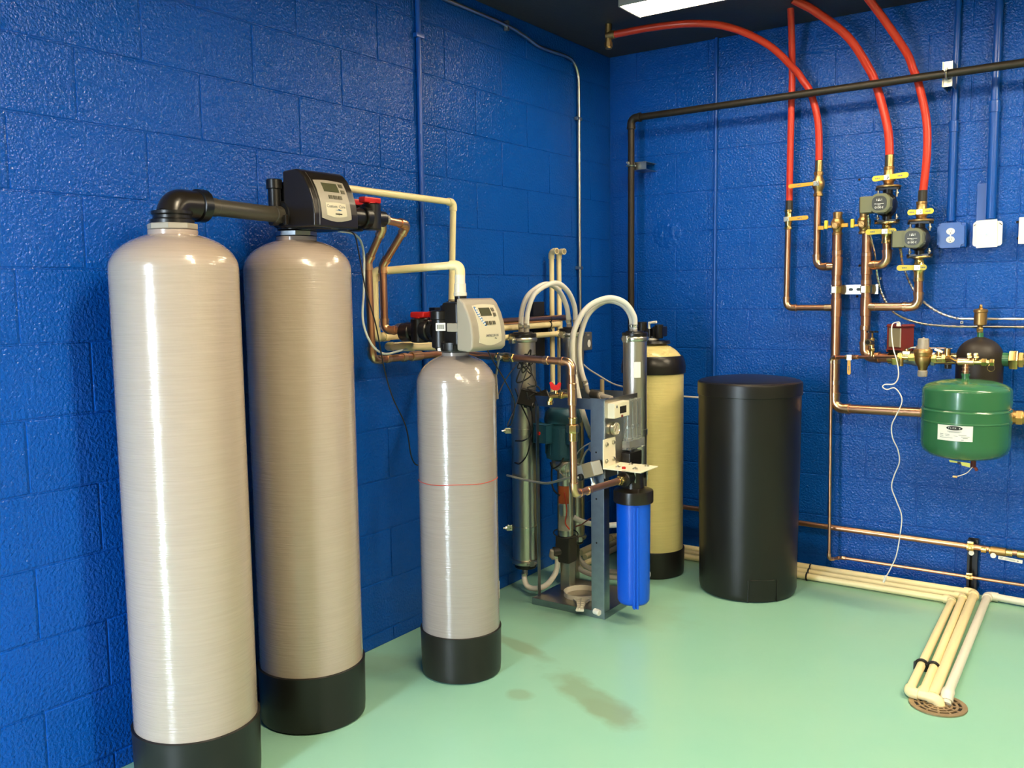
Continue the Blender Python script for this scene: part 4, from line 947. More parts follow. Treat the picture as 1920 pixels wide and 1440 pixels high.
# along the left wall first, round the corner, then out to the drain
fp1 = floor_pipe('cream floor pipe closest to the right wall', [(.045, -.43, zf), (.045, -.062, zf), (1.874, -.062, zf), (1.916, -1.285, zf)], .0185, m_cpvc)
fp2 = floor_pipe('cream floor pipe, middle of the three along the wall', [(.108, -.49, zf), (.108, -.136, zf), (1.839, -.136, zf), (1.884, -1.280, zf)], .0150, m_cpvc)
fp3 = floor_pipe('cream floor pipe, outermost of the three along the wall', [(.166, -.63, zf), (.166, -.206, zf), (1.806, -.206, zf), (1.842, -1.290, zf), (1.940, -1.302, zf), (1.940, -1.302, .006)], .0150, m_cpvc)
for p_, x in ((fp2, 1.884),): ring(p_, (x-.001, -1.272, zf), (.04, -1, 0), .019, .045, m_cpvc, 'tee_socket')
fp4 = floor_pipe('white floor pipe coming from the right edge to the drain', [(2.7, -.125, zf), (1.928, -.062, zf), (1.957, -1.262, zf+.008), (1.958, -1.29, .006)], .0165, m_white)
bm = B()
for y in (-.062, -.136, -.206): torus(bm, (1.145+(-.062-y)*.18, y, zf), X_, .0185, .004, 18, 6)
for y in (-.10, -.17): box(bm, (1.150+(-.062-y)*.16, y, .012), (.010, .05, .012))
tag(obj('pipe_strap', bm, m_black, loc=(1.145, -.136, zf)), 'black straps over the three pipes beside the brine drum', 'strap')
for x, y, lab in ((1.834, -1.03, 'black hook strap on the outermost floor pipe near the drain'), (1.873, -1.03, 'black hook strap on the middle floor pipe near the drain')):
    bm = B(); torus(bm, (x, y, zf), (.036, -1, 0), .0205, .0052, 20, 6); box(bm, (x-.022, y, .016), (.010, .014, .030), bev=.002); tag(obj('pipe_hook', bm, m_black, loc=(x, y, zf)), lab, 'strap')
cx, cy = 1.935, -1.300
t = thing('floor_drain', 'round rusty floor drain grate under the pipe ends', 'drain', (cx, cy, 0))
obj('sump', revolve(B(), (cx, cy, 0), Z_, [(0, .0008), (.078, .0008), (.078, .0016), (0, .0016)], 40), m_hole, t)
def flat_ring(r0, r1, z1=.0048): return revolve(B(), (cx, cy, .0012), Z_, [(r0, 0), (r0, z1), (r1, z1), (r1, 0), (r0, 0)], 40, cap=False)
for r0, r1 in ((.074, .090), (.056, .063), (.040, .046), (.024, .030), (.001, .014)): obj('grate_ring', flat_ring(r0, r1), m_rust, t, sharp=50)
for k in range(12):
    a = 2*PI*k/12+.2; d = V((math.cos(a), math.sin(a), 0)); obj('grate_bar', box(B(), V((cx, cy, .0034))+d*.044, (.066, .006, .0042), (d, V((-d.y, d.x, 0)), Z_)), m_rust, t)

# ------------------------------------------------------------------ pipework along the left wall
t = pipe_thing('drain_line', 'cream pipe leaving the black control head and dropping down the left wall', [(.165, -2.38, 1.771), (.12, -2.20, 1.766), (.12, -1.553, 1.762), (.12, -1.578, 1.352)], .0128, m_cpvc, R=.020, grow=1.22, collar=False)
obj('end_socket', cyl(B(), (.12, -1.577, 1.37), (.12, -1.579, 1.335), .0135, 14), m_tan, t)
bm = B(); box(bm, (.135, -1.70, 1.330), (.03, .045, .02), bev=.003); obj('black_fitting', bm, m_black, t)
obj('white_elbow', tube(B(), [(.135, -1.676, 1.328), (.135, -1.660, 1.330), (.132, -1.656, 1.312)], .009, 10), m_white, t)
t = thing('drain_line', 'white pipe rising from the beige control head then down the left wall', 'pipe', (.41, -1.885, 1.39))
run(t, [(.410, -1.891, 1.385), (.410, -1.889, 1.496), (.095, -2.000, 1.478), (.092, -2.000, 1.235), (.075, -1.93, 1.234), (.060, -.655, 1.238)], .0145, m_cpvc, R=.022, grow=1.25, collar=False)
obj('reducer', revolve(B(), (.410, -1.891, 1.383), Z_, [(.022, 0), (.024, .002), (.024, .012), (.0215, .014), (.021, .045), (.0185, .047), (.0185, .075), (.0165, .078)], 22), m_white, t)
obj('threaded_stub', cyl(B(), (.410, -1.891, 1.366), (.410, -1.891, 1.385), .014, 14), m_dgrey, t)
t = pipe_thing('drain_line', 'cream pipe looping under the beige control head to the left wall', [(.004, -.675, .76), (.085, -.675, .76), (.085, -.675, 1.192), (.085, -1.935, 1.197), (.190, -1.935, 1.197), (.190, -1.66, 1.180)], .0130, m_cpvc, R=.020, grow=1.22, collar=False)
for y, lab in ((-.690, 'left of two upright cream pipes with open elbows near the corner'), (-.622, 'right of two upright cream pipes with open elbows near the corner')):
    t = thing('vent_pipe', lab, 'pipe', (.045, y, .78))
    obj('pipe', cyl(B(), (.045, y, .78), (.045, y, 1.575), .0125, 16), m_cpvc, t); obj('lower_elbow', tube(B(), [V((.045, y, .80))]+arc_pts((.045, y, .83), (.045, y, .77), (.003, y, .77), .02, 6)+[V((.003, y, .77))], .0152, 16), m_cpvc, t)
    bm = B(); tube(bm, [V((.045, y, 1.558))] + arc_pts((.045, y, 1.558), (.045, y, 1.594), (.09, y-.012, 1.594), .02, 6) + [V((.083, y-.010, 1.594))], .0152, 16); obj('elbow', bm, m_cpvc, t)
    d = V((1, -.26, 0)).normalized(); bm = B(); revolve(bm, V((.083, y-.010, 1.594)), d, [(.0115, .0005), (0, .0005)], 16, cap=False); obj('bore', bm, m_tan, t)
    if y > -.65: ring(t, (.045, y, 1.238), Z_, .0158, .06, m_cpvc, 'tee')
bm = B()
for z in (1.238, 1.205, 1.262): torus(bm, (.06, -.745, z), Y_, .0175, .0032, 16, 6)
box(bm, (.03, -.745, 1.235), (.06, .012, .10)); tag(obj('pipe_strap', bm, m_dark, loc=(.06, -.745, 1.235)), 'dark hanger strap holding the pipes before the black board', 'strap')
# copper from tank 2 to tank 3, tank 2 to the osmosis unit, tank 3 onward along the wall
bm_ = m_cufit
t = thing('copper_line', 'copper loop from the black bypass down to the grey tank bypass', 'pipe', (.262, -2.125, 1.652))
run(t, [(.262, -2.128, 1.651), (.262, -2.000, 1.640), (.138, -2.000, 1.500), (.138, -2.000, 1.262), (.205, -1.974, 1.262)], .0138, m_cu, fit=m_cufit, R=.022, grow=1.17)
obj('brass_adapter', revolve(B(), (.262, -2.135, 1.652), Y_, [(.018, 0), (.022, .003), (.022, .012), (.019, .014), (.0175, .028), (.015, .03)], 18), m_beigep, t)
t = thing('copper_line', 'long copper line from the black bypass to the blue filter', 'pipe', (.205, -2.125, 1.652))
run(t, [(.205, -2.128, 1.651), (.225, -2.080, 1.640), (.140, -2.080, 1.510), (.140, -2.072, 1.156), (.140, -1.620, 1.153), (.710, -1.615, 1.135), (.710, -1.605, .634), (.711, -1.222, .622)], .0138, m_cu, fit=m_cufit, R=.026, grow=1.17)
for p, d in (((.140, -1.99, 1.156), Y_), ((.140, -1.90, 1.155), Y_), ((.140, -1.83, 1.155), Y_), ((.710, -1.613, 1.045), Z_), ((.710, -1.613, .985), Z_), ((.711, -1.50, .630), Y_), ((.600, -1.616, 1.138), X_)):
    ring(t, p, d, .0168, .022, m_cufit)
obj('tee', cyl(B(), (.140, -1.86, 1.155), (.140, -1.80, 1.155), .0185, 18, ch=.002), m_cufit, t)
bm = B(); cyl(bm, (.710, -1.611, .928), (.710, -1.611, .902), .0175, 20, ch=.002); hexnut(bm, (.710, -1.611, .885), Z_, .0245, .030); cyl(bm, (.710, -1.610, .872), (.710, -1.610, .838), .0185, 20, ch=.002); obj('union', bm, m_brass, t)
obj('drop_tee', cyl(B(), (.710, -1.612, 1.035), (.710, -1.612, .990), .0172, 18, ch=.001), m_cufit, t)
bm = B(); hexnut(bm, (.711, -1.235, .622), Y_, .020, .018); cyl(bm, (.711, -1.262, .623), (.711, -1.215, .622), .0165, 18, ch=.001); obj('brass_adapter', bm, m_brass, t)
# sampling tap on the drop
t = thing('sampling_tap', 'small brass tap with a red butterfly handle on the copper drop', 'valve', (.690, -1.612, 1.010))
bm = B(); cyl(bm, (.698, -1.612, 1.012), (.640, -1.612, 1.006), .0105, 14, ch=.001); hexnut(bm, (.664, -1.612, 1.008), X_, .015, .014); tube(bm, [(.650, -1.612, 1.007), (.628, -1.612, 1.006), (.616, -1.612, .998), (.611, -1.612, .982)], .0105, 14); cyl(bm, (.611, -1.612, .984), (.611, -1.612, .970), .0130, 14, ch=.001); cyl(bm, (.640, -1.612, 1.008), (.640, -1.612, 1.028), .007, 12)
obj('body', bm, m_brass, t)
bm = B(); prism(bm, [(-.026, .020), (-.016, .022), (-.006, .008), (.006, .008), (.016, .022), (.026, .020), (.020, -.004), (.006, -.010), (-.006, -.010), (-.020, -.004)], (.640, -1.614, 1.036), X_, Z_, -Y_, .007)
bmesh.ops.bevel(bm, geom=list(bm.edges), offset=.002, segments=2, affect='EDGES'); obj('handle', bm, m_red, t)
t = pipe_thing('copper_line', 'dark copper line along the left wall behind the white hoses', [(.205, -1.890, 1.262), (.078, -1.868, 1.265), (.060, -.60, 1.268)], .0145, m_cu, fit=m_cufit, R=.022)
# brass valve with a hanging handle, right of tank 3
t = thing('ball_valve', 'brass valve with a grey handle hanging beside the grey tank', 'valve', (.405, -1.618, 1.145))
valve_body(t, (.412, -1.6175, 1.1445), (1, 0, -.03), .0138, .085, ball=1.4)
bm = B(); cyl(bm, (.405, -1.632, 1.145), (.405, -1.652, 1.145), .007, 10); hexnut(bm, (.405, -1.650, 1.145), OUT, .010, .008); obj('stem', bm, m_galv, t)
bm = B(); tube(bm, [(.405, -1.650, 1.145), (.402, -1.654, 1.115), (.396, -1.652, 1.102), (.392, -1.650, 1.080)], .0045, 8); obj('handle_arm', bm, m_galv, t)
obj('handle', box(B(), (.388, -1.650, 1.032), (.016, .006, .098), (V((.998, 0, .07)), Y_, V((-.07, 0, .998))), bev=.002), m_beigep, t)

# tubes and wires hanging there
tag(obj('drain_tube', tube(B(), smooth([(.28, -2.36, 1.600), (.20, -2.20, 1.598), (.16, -2.123, 1.548), (.158, -2.124, 1.417), (.158, -2.134, 1.304), (.175, -2.114, 1.22), (.185, -2.06, 1.18), (.19, -1.98, 1.185), (.19, -1.86, 1.20)], 8), .0042, 8), m_tube, loc=(.16, -2.12, 1.4)), 'thin milky tube looping from the black control head to the cream pipe', 'tube')
tag(obj('signal_wire', tube(B(), smooth([(.30, -2.37, 1.603), (.22, -2.23, 1.600), (.20, -2.189, 1.545), (.20, -2.160, 1.416), (.20, -2.112, 1.284), (.185, -2.06, 1.13), (.185, -2.02, 1.02), (.19, -1.955, .90), (.195, -1.930, .775), (.21, -1.89, .745), (.23, -1.75, .76), (.24, -1.62, .80), (.26, -1.52, .90), (.25, -1.40, 1.02), (.23, -1.27, 1.09)], 8), .0025, 7), m_wire, loc=(.2, -2.1, 1.3)), 'thin black wire drooping from the black control head behind the grey tank', 'wire')
tag(obj('signal_wire', tube(B(), smooth([(.50, -1.86, 1.196), (.49, -1.81, 1.15), (.50, -1.74, 1.06), (.51, -1.70, .98), (.48, -1.68, .90), (.42, -1.62, .88), (.36, -1.48, .93), (.30, -1.33, 1.02), (.255, -1.23, 1.06)], 8), .0025, 7), m_wire, loc=(.5, -1.8, 1.15)), 'thin black wire from the beige control head to the tangle of wires', 'wire')
bm = B(); cpt = V((.232, -1.205, 1.075)); e1 = V((.87, .49, 0)); pts = []
for k in range(15):
    a = k*2.35 + random.random(); rad = random.uniform(.026, .070)
    pts.append(cpt + e1*(rad*math.cos(a)*.8) + Z_*(rad*math.sin(a)*1.15 + .02*math.sin(k)) + V((.5, -.87, 0))*random.uniform(-.012, .012))
for k in range(7):
    a = k*PI*.9; pts.append(cpt + V((.005, 0, -.075-.020*k)) + e1*(.020*math.cos(a)+.02) + V((.5, -.87, 0))*.01*math.sin(a))
pts.append(V((.236, -1.210, .960)))
tag(obj('wire_tangle', tube(bm, smooth(pts, 7), .0033, 6), m_wire, loc=cpt), 'tangle of black wire hanging on the left steel vessel', 'wire')
t = thing('power_adapter', 'black plug adapter hanging in the wire tangle', 'adapter', (.225, -1.185, .93))
ux = V((.85, .45, -.25)).normalized(); uy = V((.45, -.87, .1)).normalized(); uz = ux.cross(uy); uy = uz.cross(ux)
bm = B(); box(bm, (.225, -1.185, .932), (.062, .045, .062), (ux, uy, uz), bev=.006); obj('body', bm, m_black, t); bm = B(); cyl(bm, V((.225, -1.185, .932))+uz*.028, V((.225, -1.185, .932))+uz*.045, .008, 10); obj('cord_grip', bm, m_black, t)
t = thing('power_adapter', 'black plug adapter with a white label hanging in the wire tangle', 'adapter', (.285, -1.160, .93))
ux = V((.80, .40, .35)).normalized(); uy = V((.45, -.87, .15)).normalized(); uz = ux.cross(uy); uy = uz.cross(ux)
bm = B(); box(bm, (.285, -1.160, .934), (.050, .040, .045), (ux, uy, uz), bev=.005); obj('body', bm, m_black, t); obj('label', box(B(), V((.285, -1.160, .934))+uz*.0230-ux*0+uy*.004, (.022, .014, .001), (ux, uy, uz)), m_paper, t)
obj('lead', tube(B(), smooth([(.285, -1.16, .955), (.275, -1.18, .985), (.255, -1.20, .99), (.24, -1.205, 1.0)], 5), .0026, 6), m_wire, t)

# ------------------------------------------------------------------ reverse osmosis skid
ro = thing('osmosis_unit', 'reverse osmosis unit on a steel frame with three upright vessels', 'water treatment unit', (.43, -1.02, 0))
fx0, fx1, fy0, fy1 = .240, .608, -1.187, -.845
bm = B(); box(bm, ((fx0+fx1)/2, (fy0+fy1)/2, .027), (fx1-fx0, fy1-fy0, .004)); base = obj('base_plate', bm, m_steel, ro)
for c_, s_ in ((((fx0+fx1)/2, fy0, .0145), (fx1-fx0, .004, .029)), (((fx0+fx1)/2, fy1, .0145), (fx1-fx0, .004, .029)), ((fx0, (fy0+fy1)/2, .0145), (.004, fy1-fy0, .029)), ((fx1, (fy0+fy1)/2, .0145), (.004, fy1-fy0, .029))):
    obj('edge', box(B(), c_, s_), m_galv, base)
bm = B(); box(bm, (fx1-.031, fy0-.0015, .475), (.062, .003, .946), bev=.0007); box(bm, (fx1-.0015, fy0+.022, .475), (.003, .046, .946), bev=.0007); p_ = obj('post', bm, m_galv, ro)
bm = B()
for z in (.33, .72, .52): cyl(bm, (fx1-.036, fy0-.0028, z), (fx1-.036, fy0-.0036, z), .004, 10)
stuff(obj('holes', bm, m_hole, p_))
obj('post', box(B(), (fx0+.012, -1.150, .475), (.004, .022, .946), bev=.0007), m_galv, ro)
bm = B(); box(bm, (fx0-.005, fy1, .475), (.055, .003, .93), bev=.0007); box(bm, (fx0+.022, fy1+.018, .475), (.003, .034, .93), bev=.0007); obj('post', bm, m_steel, ro)
obj('post', box(B(), (fx1-.012, fy1, .475), (.024, .003, .946), bev=.0007), m_galv, ro)
for c_, s_ in ((((fx0+fx1)/2, fy0, .922), (fx1-fx0, .003, .046)), (((fx0+fx1)/2, fy1, .922), (fx1-fx0, .003, .046)), ((fx0+.012, (fy0+fy1)/2, .922), (.003, fy1-fy0, .046))):
    obj('rail', box(B(), c_, s_, bev=.0007), m_galv, ro)
obj('top_plate', box(B(), (.535, (fy0+fy1)/2, .904), (.140, fy1-fy0-.004, .003)), m_steel, ro)
bm = B(); box(bm, (fx1-.002, fy0+.004, .944), (.022, .022, .006), bev=.002); obj('corner_weld', bm, m_galv, ro)
pan = obj('instrument_panel', box(B(), (fx1+.002, -1.035, .778), (.003, .300, .335), bev=.0007), m_steel, ro)
px_ = fx1+.0035
bm = B(); box(bm, (px_+.016, -1.092, .895), (.034, .136, .064), bev=.003); mt = obj('meter', bm, m_ivory, pan)
obj('display', box(B(), (px_+.0335, -1.085, .895), (.001, .058, .030)), m_hole, mt)
obj('button_strip', box(B(), (px_+.0335, -1.094, .868), (.001, .016, .010)), m_redbox, mt)
obj('badge', box(B(), (px_+.0335, -1.140, .912), (.001, .012, .010)), m_inkg, mt)
g = obj('pressure_gauge', revolve(B(), (px_, -1.112, .815), X_, [(.026, 0), (.030, .003), (.030, .016), (.027, .018), (.025, .014), (0, .014)], 28), m_zinc, pan)
obj('dial', revolve(B(), (px_+.0145, -1.112, .815), X_, [(0, 0), (.0245, 0)], 24, cap=False), m_beigel, g)
obj('needle', box(B(), (px_+.0152, -1.114, .817), (.0006, .003, .034), (X_, V((0, .8, -.6)), V((0, .6, .8)))), m_ink, g)
marks(g, (px_+.0150, -1.112, .815), Y_, Z_, X_, [(.019*math.cos(a)-.001, .019*math.sin(a)-.001, .002, .002) for a in [-.6+k*.42 for k in range(11)]], m_ink, 'dial_marks')
for y in (-1.018, -.972, -.926):
    fm = obj('flow_meter', revolve(B(), (px_+.020, y, .748), Z_, [(.0185, 0), (.0185, .012), (.016, .014), (.0172, .150), (.0185, .152), (.0185, .176), (.012, .180)], 20), m_clear, pan)
    obj('inner_rod', cyl(B(), (px_+.020, y, .752), (px_+.020, y, .915), .0022, 8), m_galv, fm); obj('float', cyl(B(), (px_+.020, y, .80), (px_+.020, y, .815), .007, 12, ch=.002), m_galv, fm)
obj('manifold_block', box(B(), (px_+.020, -.962, .730), (.036, .150, .040), bev=.003), m_clear, pan)
bm = B(); box(bm, (px_+.022, -.985, .668), (.044, .115, .064), bev=.005); cyl(bm, (px_+.02, -.985, .69), (px_+.02, -.985, .715), .014, 14); obj('needle_valves', bm, m_black, pan)
bm = B(); box(bm, (px_+.0025, -1.153, .716), (.005, .106, .124), bev=.0015); br = obj('bracket', bm, m_ivory, ro)
obj('shelf', box(B(), (px_+.088, -1.125, .6565), (.180, .160, .005), bev=.0015), m_ivory, br)
for y, z in ((-1.183, .757), (-1.122, .757), (-1.183, .686), (-1.122, .686)):
    bm = B(); hexnut(bm, (px_+.0075, y, z), X_, .0095, .006); cyl(bm, (px_+.005, y, z), (px_+.014, y, z), .005, 10); obj('bolt', bm, m_zinc, br)
for x, y in ((px_+.045, -1.155), (px_+.125, -1.155), (px_+.065, -1.075), (px_+.140, -1.075)):
    bm = B(); cyl(bm, (x, y, .659), (x, y, .663), .010, 14); cyl(bm, (x, y, .60), (x, y, .668), .003, 8); obj('bolt', bm, m_zinc, br)
# vessels
def vessel(c, R, zb, zt, clamps, foot=True):
    v = obj('pressure_vessel', revolve(B(), (c[0], c[1], zb), Z_, [(R-.004, 0), (R, .003), (R, zt-zb-.003), (R-.004, zt-zb)], 40), m_steel, ro)
    cap = B(); cyl(cap, (c[0], c[1], zt-.004), (c[0], c[1], zt+.014), R+.005, 36, ch=.003); cyl(cap, (c[0], c[1], zt+.012), (c[0], c[1], zt+.020), R-.012, 24, ch=.002); obj('end_cap', cap, m_black, v)
    cap = B(); cyl(cap, (c[0], c[1], zb-.018), (c[0], c[1], zb+.004), R-.006, 36, ch=.004); obj('end_cap', cap, m_black, v)
    for z in (zt-.014, zb+.016):
        bm = B(); revolve(bm, (c[0], c[1], z-.012), Z_, [(R, 0), (R+.006, .003), (R+.009, .012), (R+.006, .021), (R, .024)], 40); obj('band_clamp', bm, m_zinc, v)
        d = V((.85, -.5, 0)) if z < .5 else V((-.2, -.98, 0)); q = V((c[0], c[1], z))+d*(R+.010)
        bm = B(); box(bm, q, (.016, .022, .026), (d, V((-d.y, d.x, 0)), Z_), bev=.002); cyl(bm, q-V((-d.y, d.x, 0))*.024, q+V((-d.y, d.x, 0))*.024, .004, 8); obj('clamp_bolt', bm, m_zinc, v)
    for z in clamps:
        bm = B(); revolve(bm, (c[0], c[1], z-.014), Z_, [(R, 0), (R+.0035, .001), (R+.0035, .027), (R, .028)], 40); obj('support_band', bm, m_zinc, v)
        d = V((-.80, -.60, 0)); e = V((.60, -.80, 0)); q = V((c[0], c[1], z))+d*(R+.014)
        bm = B(); box(bm, q, (.026, .008, .022), (d, e, Z_), bev=.001); cyl(bm, q-d*.004-e*.02, q-d*.004+e*.03, .0035, 8); hexnut(bm, q+d*.016, d, .009, .008); cyl(bm, q, q+d*.03, .004, 8); obj('band_screw', bm, m_zinc, v)
    return v
v1 = vessel((.146, -1.100), .0570, .150, 1.198, (.770, .318)); v2 = vessel((.224, -.800), .0550, .205, 1.210, ()); v3 = vessel((.566, -.820), .0535, .15, 1.196, (.760,))
obj('label', box(B(), (.600, -.865, 1.045), (.002, .030, .070), (V((.62, -.78, 0)), V((.78, .62, 0)), Z_)), m_paper, v3)
def hose(pts, r=.0125, m=m_hose, clamps=(0, 1)):
    P = smooth(pts, 9); h = obj('hose', tube(B(), P, r, 14), m, ro)
    for e in clamps:
        a, b = (P[0], P[2]) if e == 0 else (P[-1], P[-3]); d = (b-a).normalized()
        bm = B(); cyl(bm, a+d*.010, a+d*.022, r+.0022, 18, ch=.0006); box(bm, a+d*.016+V((.5, -.86, 0))*(r+.004), (.014, .008, .010), (V((.86, .5, 0)), V((.5, -.86, 0)), Z_), bev=.001); obj('hose_clamp', bm, m_zinc, h)
    return h
def barb(p, d=Z_, r=.012, L=.05): obj('barb', cyl(B(), V(p), V(p)+V(d)*L, r, 14, ch=.001), m_beigep, ro)
hose([(.132, -1.092, 1.228), (.136, -1.090, 1.31), (.158, -1.066, 1.385), (.196, -.985, 1.432), (.212, -.90, 1.405), (.216, -.835, 1.33), (.212, -.805, 1.245)], .0115)
hose([(.172, -1.108, 1.228), (.178, -1.104, 1.31), (.203, -1.078, 1.392), (.245, -.985, 1.436), (.260, -.90, 1.402), (.256, -.83, 1.33), (.245, -.800, 1.245)], .0115)
hose([(.566, -.822, 1.225), (.568, -.835, 1.285), (.540, -.875, 1.345), (.490, -.935, 1.365), (.425, -1.0, 1.325), (.385, -1.045, 1.23), (.378, -1.055, 1.12), (.388, -1.045, 1.0), (.402, -1.03, .90), (.425, -1.01, .80), (.440, -.99, .74)], .0125)
hose([(.548, -.812, 1.225), (.545, -.825, 1.285), (.515, -.85, 1.335), (.455, -.885, 1.350), (.395, -.93, 1.30), (.366, -.955, 1.21), (.358, -.96, 1.12), (.368, -.955, 1.03), (.384, -.945, .975)], .0115)
for p in ((.132, -1.092, 1.208), (.172, -1.108, 1.208), (.212, -.805, 1.225), (.245, -.800, 1.225), (.566, -.822, 1.206), (.548, -.812, 1.206)): barb(p)
bm = B(); tube(bm, [(.384, -.945, .975), (.388, -.944, .950), (.400, -.945, .938), (.425, -.955, .936)], .0105, 12); obj('hose_elbow', bm, m_beigep, ro)
bm = B(); cyl(bm, (.420, -.955, .936), (.475, -.975, .934), .021, 10, ch=.003); obj('check_valve', bm, m_dgrey, ro)
bm = B(); cyl(bm, (.475, -.975, .934), (.545, -1.0, .928), .0115, 12, ch=.002); cyl(bm, (.474, -.975, .934), (.485, -.979, .934), .017, 12); obj('outlet_stub', bm, m_beigep, ro)
obj('riser_stub', cyl(B(), (.469, -.95, .905), (.469, -.95, 1.005), .0095, 12), m_tan, ro)
hose([(.146, -1.105, .118), (.150, -1.118, .085), (.172, -1.125, .052), (.212, -1.115, .046), (.250, -1.085, .062), (.276, -1.052, .11), (.283, -1.042, .16), (.276, -1.046, .205)], .0125)
barb((.146, -1.103, .112), Z_, .011, .03)
hose([(.335, -.985, .368), (.362, -.968, .350), (.405, -.945, .337), (.470, -.915, .332), (.56, -.86, .34)], .0125, clamps=())
hose([(.216, -.80, .17), (.222, -.803, .115), (.262, -.812, .070), (.330, -.812, .052), (.42, -.79, .048), (.60, -.75, .05)], .0125, clamps=(0,))
hose([(.240, -.80, .17), (.250, -.80, .125), (.288, -.80, .085), (.345, -.795, .072), (.42, -.775, .070), (.60, -.735, .075)], .0125, clamps=(0,))
# pump and motor
mx, my = .306, -1.020
mo = obj('motor', revolve(B(), (mx, my, .640), Z_, [(.06, 0), (.076, .008), (.078, .02), (.078, .150), (.074, .155), (.074, .165), (.084, .170), (.085, .190), (.080, .215), (.062, .235), (.02, .240), (0, .240)], 40), m_teal, ro)
bm = B()
for k in range(10):
    a = 2*PI*k/10; d = V((math.cos(a), math.sin(a), 0)); box(bm, V((mx, my, .728))+d*.0785, (.005, .008, .120), (d, V((-d.y, d.x, 0)), Z_), bev=.001)
stuff(obj('cooling_ribs', bm, m_teal, mo))
sd = V((-.10, -.995, 0)); se = V((.995, -.10, 0))
bm = B(); box(bm, V((.262, -1.112, .768)), (.072, .055, .082), (se, sd, Z_), bev=.004); sb = obj('switch_box', bm, m_teal, mo)
obj('stop_button', cyl(B(), V((.258, -1.112, .770))+sd*.027, V((.258, -1.112, .770))+sd*.032, .008, 12, ch=.001), m_red, sb)
bm = B(); cyl(bm, (.375, -1.065, .720), (.375, -1.065, .800), .026, 22, ch=.005); obj('capacitor', bm, m_teal, mo)
pu = obj('pump', revolve(B(), (.312, -1.017, .285), Z_, [(.030, 0), (.036, .004), (.036, .300), (.045, .305), (.058, .318), (.062, .340), (.055, .356)], 30), m_steel, ro)
def wraplab(c, R, a0, wd, z0, z1, m, name='label'):
    bm = B(); lo, hi = [], []
    for k in range(9):
        a = a0+(k/8-.5)*wd/R; lo.append(bm.verts.new((c[0]+R*math.cos(a), c[1]+R*math.sin(a), z0))); hi.append(bm.verts.new((c[0]+R*math.cos(a), c[1]+R*math.sin(a), z1)))
    for k in range(8): bm.faces.new((lo[k], lo[k+1], hi[k+1], hi[k]))
    return obj(name, bm, m, pu)
wraplab((.312, -1.017), .0366, -1.25, .052, .440, .522, m_or); wraplab((.312, -1.017), .0366, -1.25, .060, .315, .385, m_beigep)
bm = B(); box(bm, (.312, -1.012, .225), (.075, .075, .125), bev=.008); cyl(bm, (.300, -1.03, .215), (.272, -1.062, .215), .021, 16, ch=.002); obj('pump_head', bm, m_dgrey, ro)
obj('inlet_elbow', tube(B(), [(.280, -1.052, .215), (.270, -1.060, .214), (.268, -1.060, .196), (.272, -1.052, .188)], .017, 14), m_beigep, ro)
obj('seal_ring', cyl(B(), (.312, -1.017, .262), (.312, -1.017, .286), .026, 20), m_zinc, ro)
obj('support_post', box(B(), (.312, -1.00, .095), (.05, .05, .135), bev=.002), m_steel, ro)
torus_b = torus(B(), (.322, -1.03, .300), (.15, -.1, 1), .056, .0026, 28, 6); obj('loop_wire', torus_b, m_wire, ro)
# pressure switch tilted on the right post, cables
ux = V((.90, -.18, .32)).normalized(); uy = V((.18, .98, 0)).normalized(); uz = ux.cross(uy).normalized(); uy = uz.cross(ux)
q = V((.556, -1.228, .648))
bm = B(); box(bm, q, (.105, .058, .058), (ux, uy, uz), bev=.003); sw = obj('pressure_switch', bm, m_gwire, ro)
obj('mounting_block', box(B(), q+V((0, .030, -.005)), (.040, .026, .030)), m_galv, sw); obj('cover', box(B(), q+ux*.022, (.056, .061, .061), (ux, uy, uz), bev=.003), m_tan, sw)
bm = B(); cyl(bm, q-uy*.028-ux*.02-uz*.02, q-uy*.045-ux*.02-uz*.02, .014, 14, ch=.002); obj('cable_gland', bm, m_dark, sw)
bm = B(); box(bm, q-uz*.032+ux*.0, (.085, .040, .003), (ux, uy, uz)); cyl(bm, q-uz*.034+ux*.005, q-uz*.060+ux*.005, .008, 12); obj('mounting_foot', bm, m_galv, sw)
obj('white_port', cyl(B(), q-uz*.056+ux*.005, q-uz*.085+ux*.008, .009, 12, ch=.002), m_box, sw)
def cable(label_name, pts, r, m): return obj(label_name, tube(B(), smooth(pts, 8), r, 8), m, ro)
cable('cable', [(.535, -1.272, .622), (.500, -1.280, .620), (.440, -1.262, .600), (.350, -1.225, .570), (.270, -1.190, .560), (.200, -1.175, .560), (.120, -1.172, .568), (.070, -1.13, .560)], .0055, m_gwire)
cable('cable', [(.53, -1.150, .735), (.48, -1.12, .70), (.43, -1.09, .62), (.40, -1.06, .60)], .004, m_gwire)
cable('cable', [(.54, -1.16, .76), (.47, -1.14, .72), (.41, -1.11, .66), (.37, -1.10, .63), (.36, -1.09, .58)], .003, m_gwire)
cable('cable', [(.55, -1.15, .69), (.48, -1.11, .645), (.41, -1.09, .640), (.365, -1.10, .635), (.335, -1.10, .60), (.37, -1.10, .575)], .003, m_beigep)
cable('cable', [(.150, -1.172, .97), (.175, -1.166, .90), (.213, -1.158, .82), (.215, -1.155, .76), (.185, -1.163, .735), (.14, -1.162, .73)], .003, m_wire)
cable('cable', [(.22, -1.152, .90), (.225, -1.150, .80), (.205, -1.160, .68), (.165, -1.163, .63), (.135, -1.162, .63)], .003, m_wire)
cable('cable', [(.34, -1.07, .50), (.355, -1.075, .42), (.345, -1.07, .36), (.36, -1.06, .33)], .003, m_pex)
cable('cable', [(.54, -1.13, .43), (.48, -1.09, .40), (.42, -1.06, .36), (.385, -1.05, .345)], .003, m_redbox)
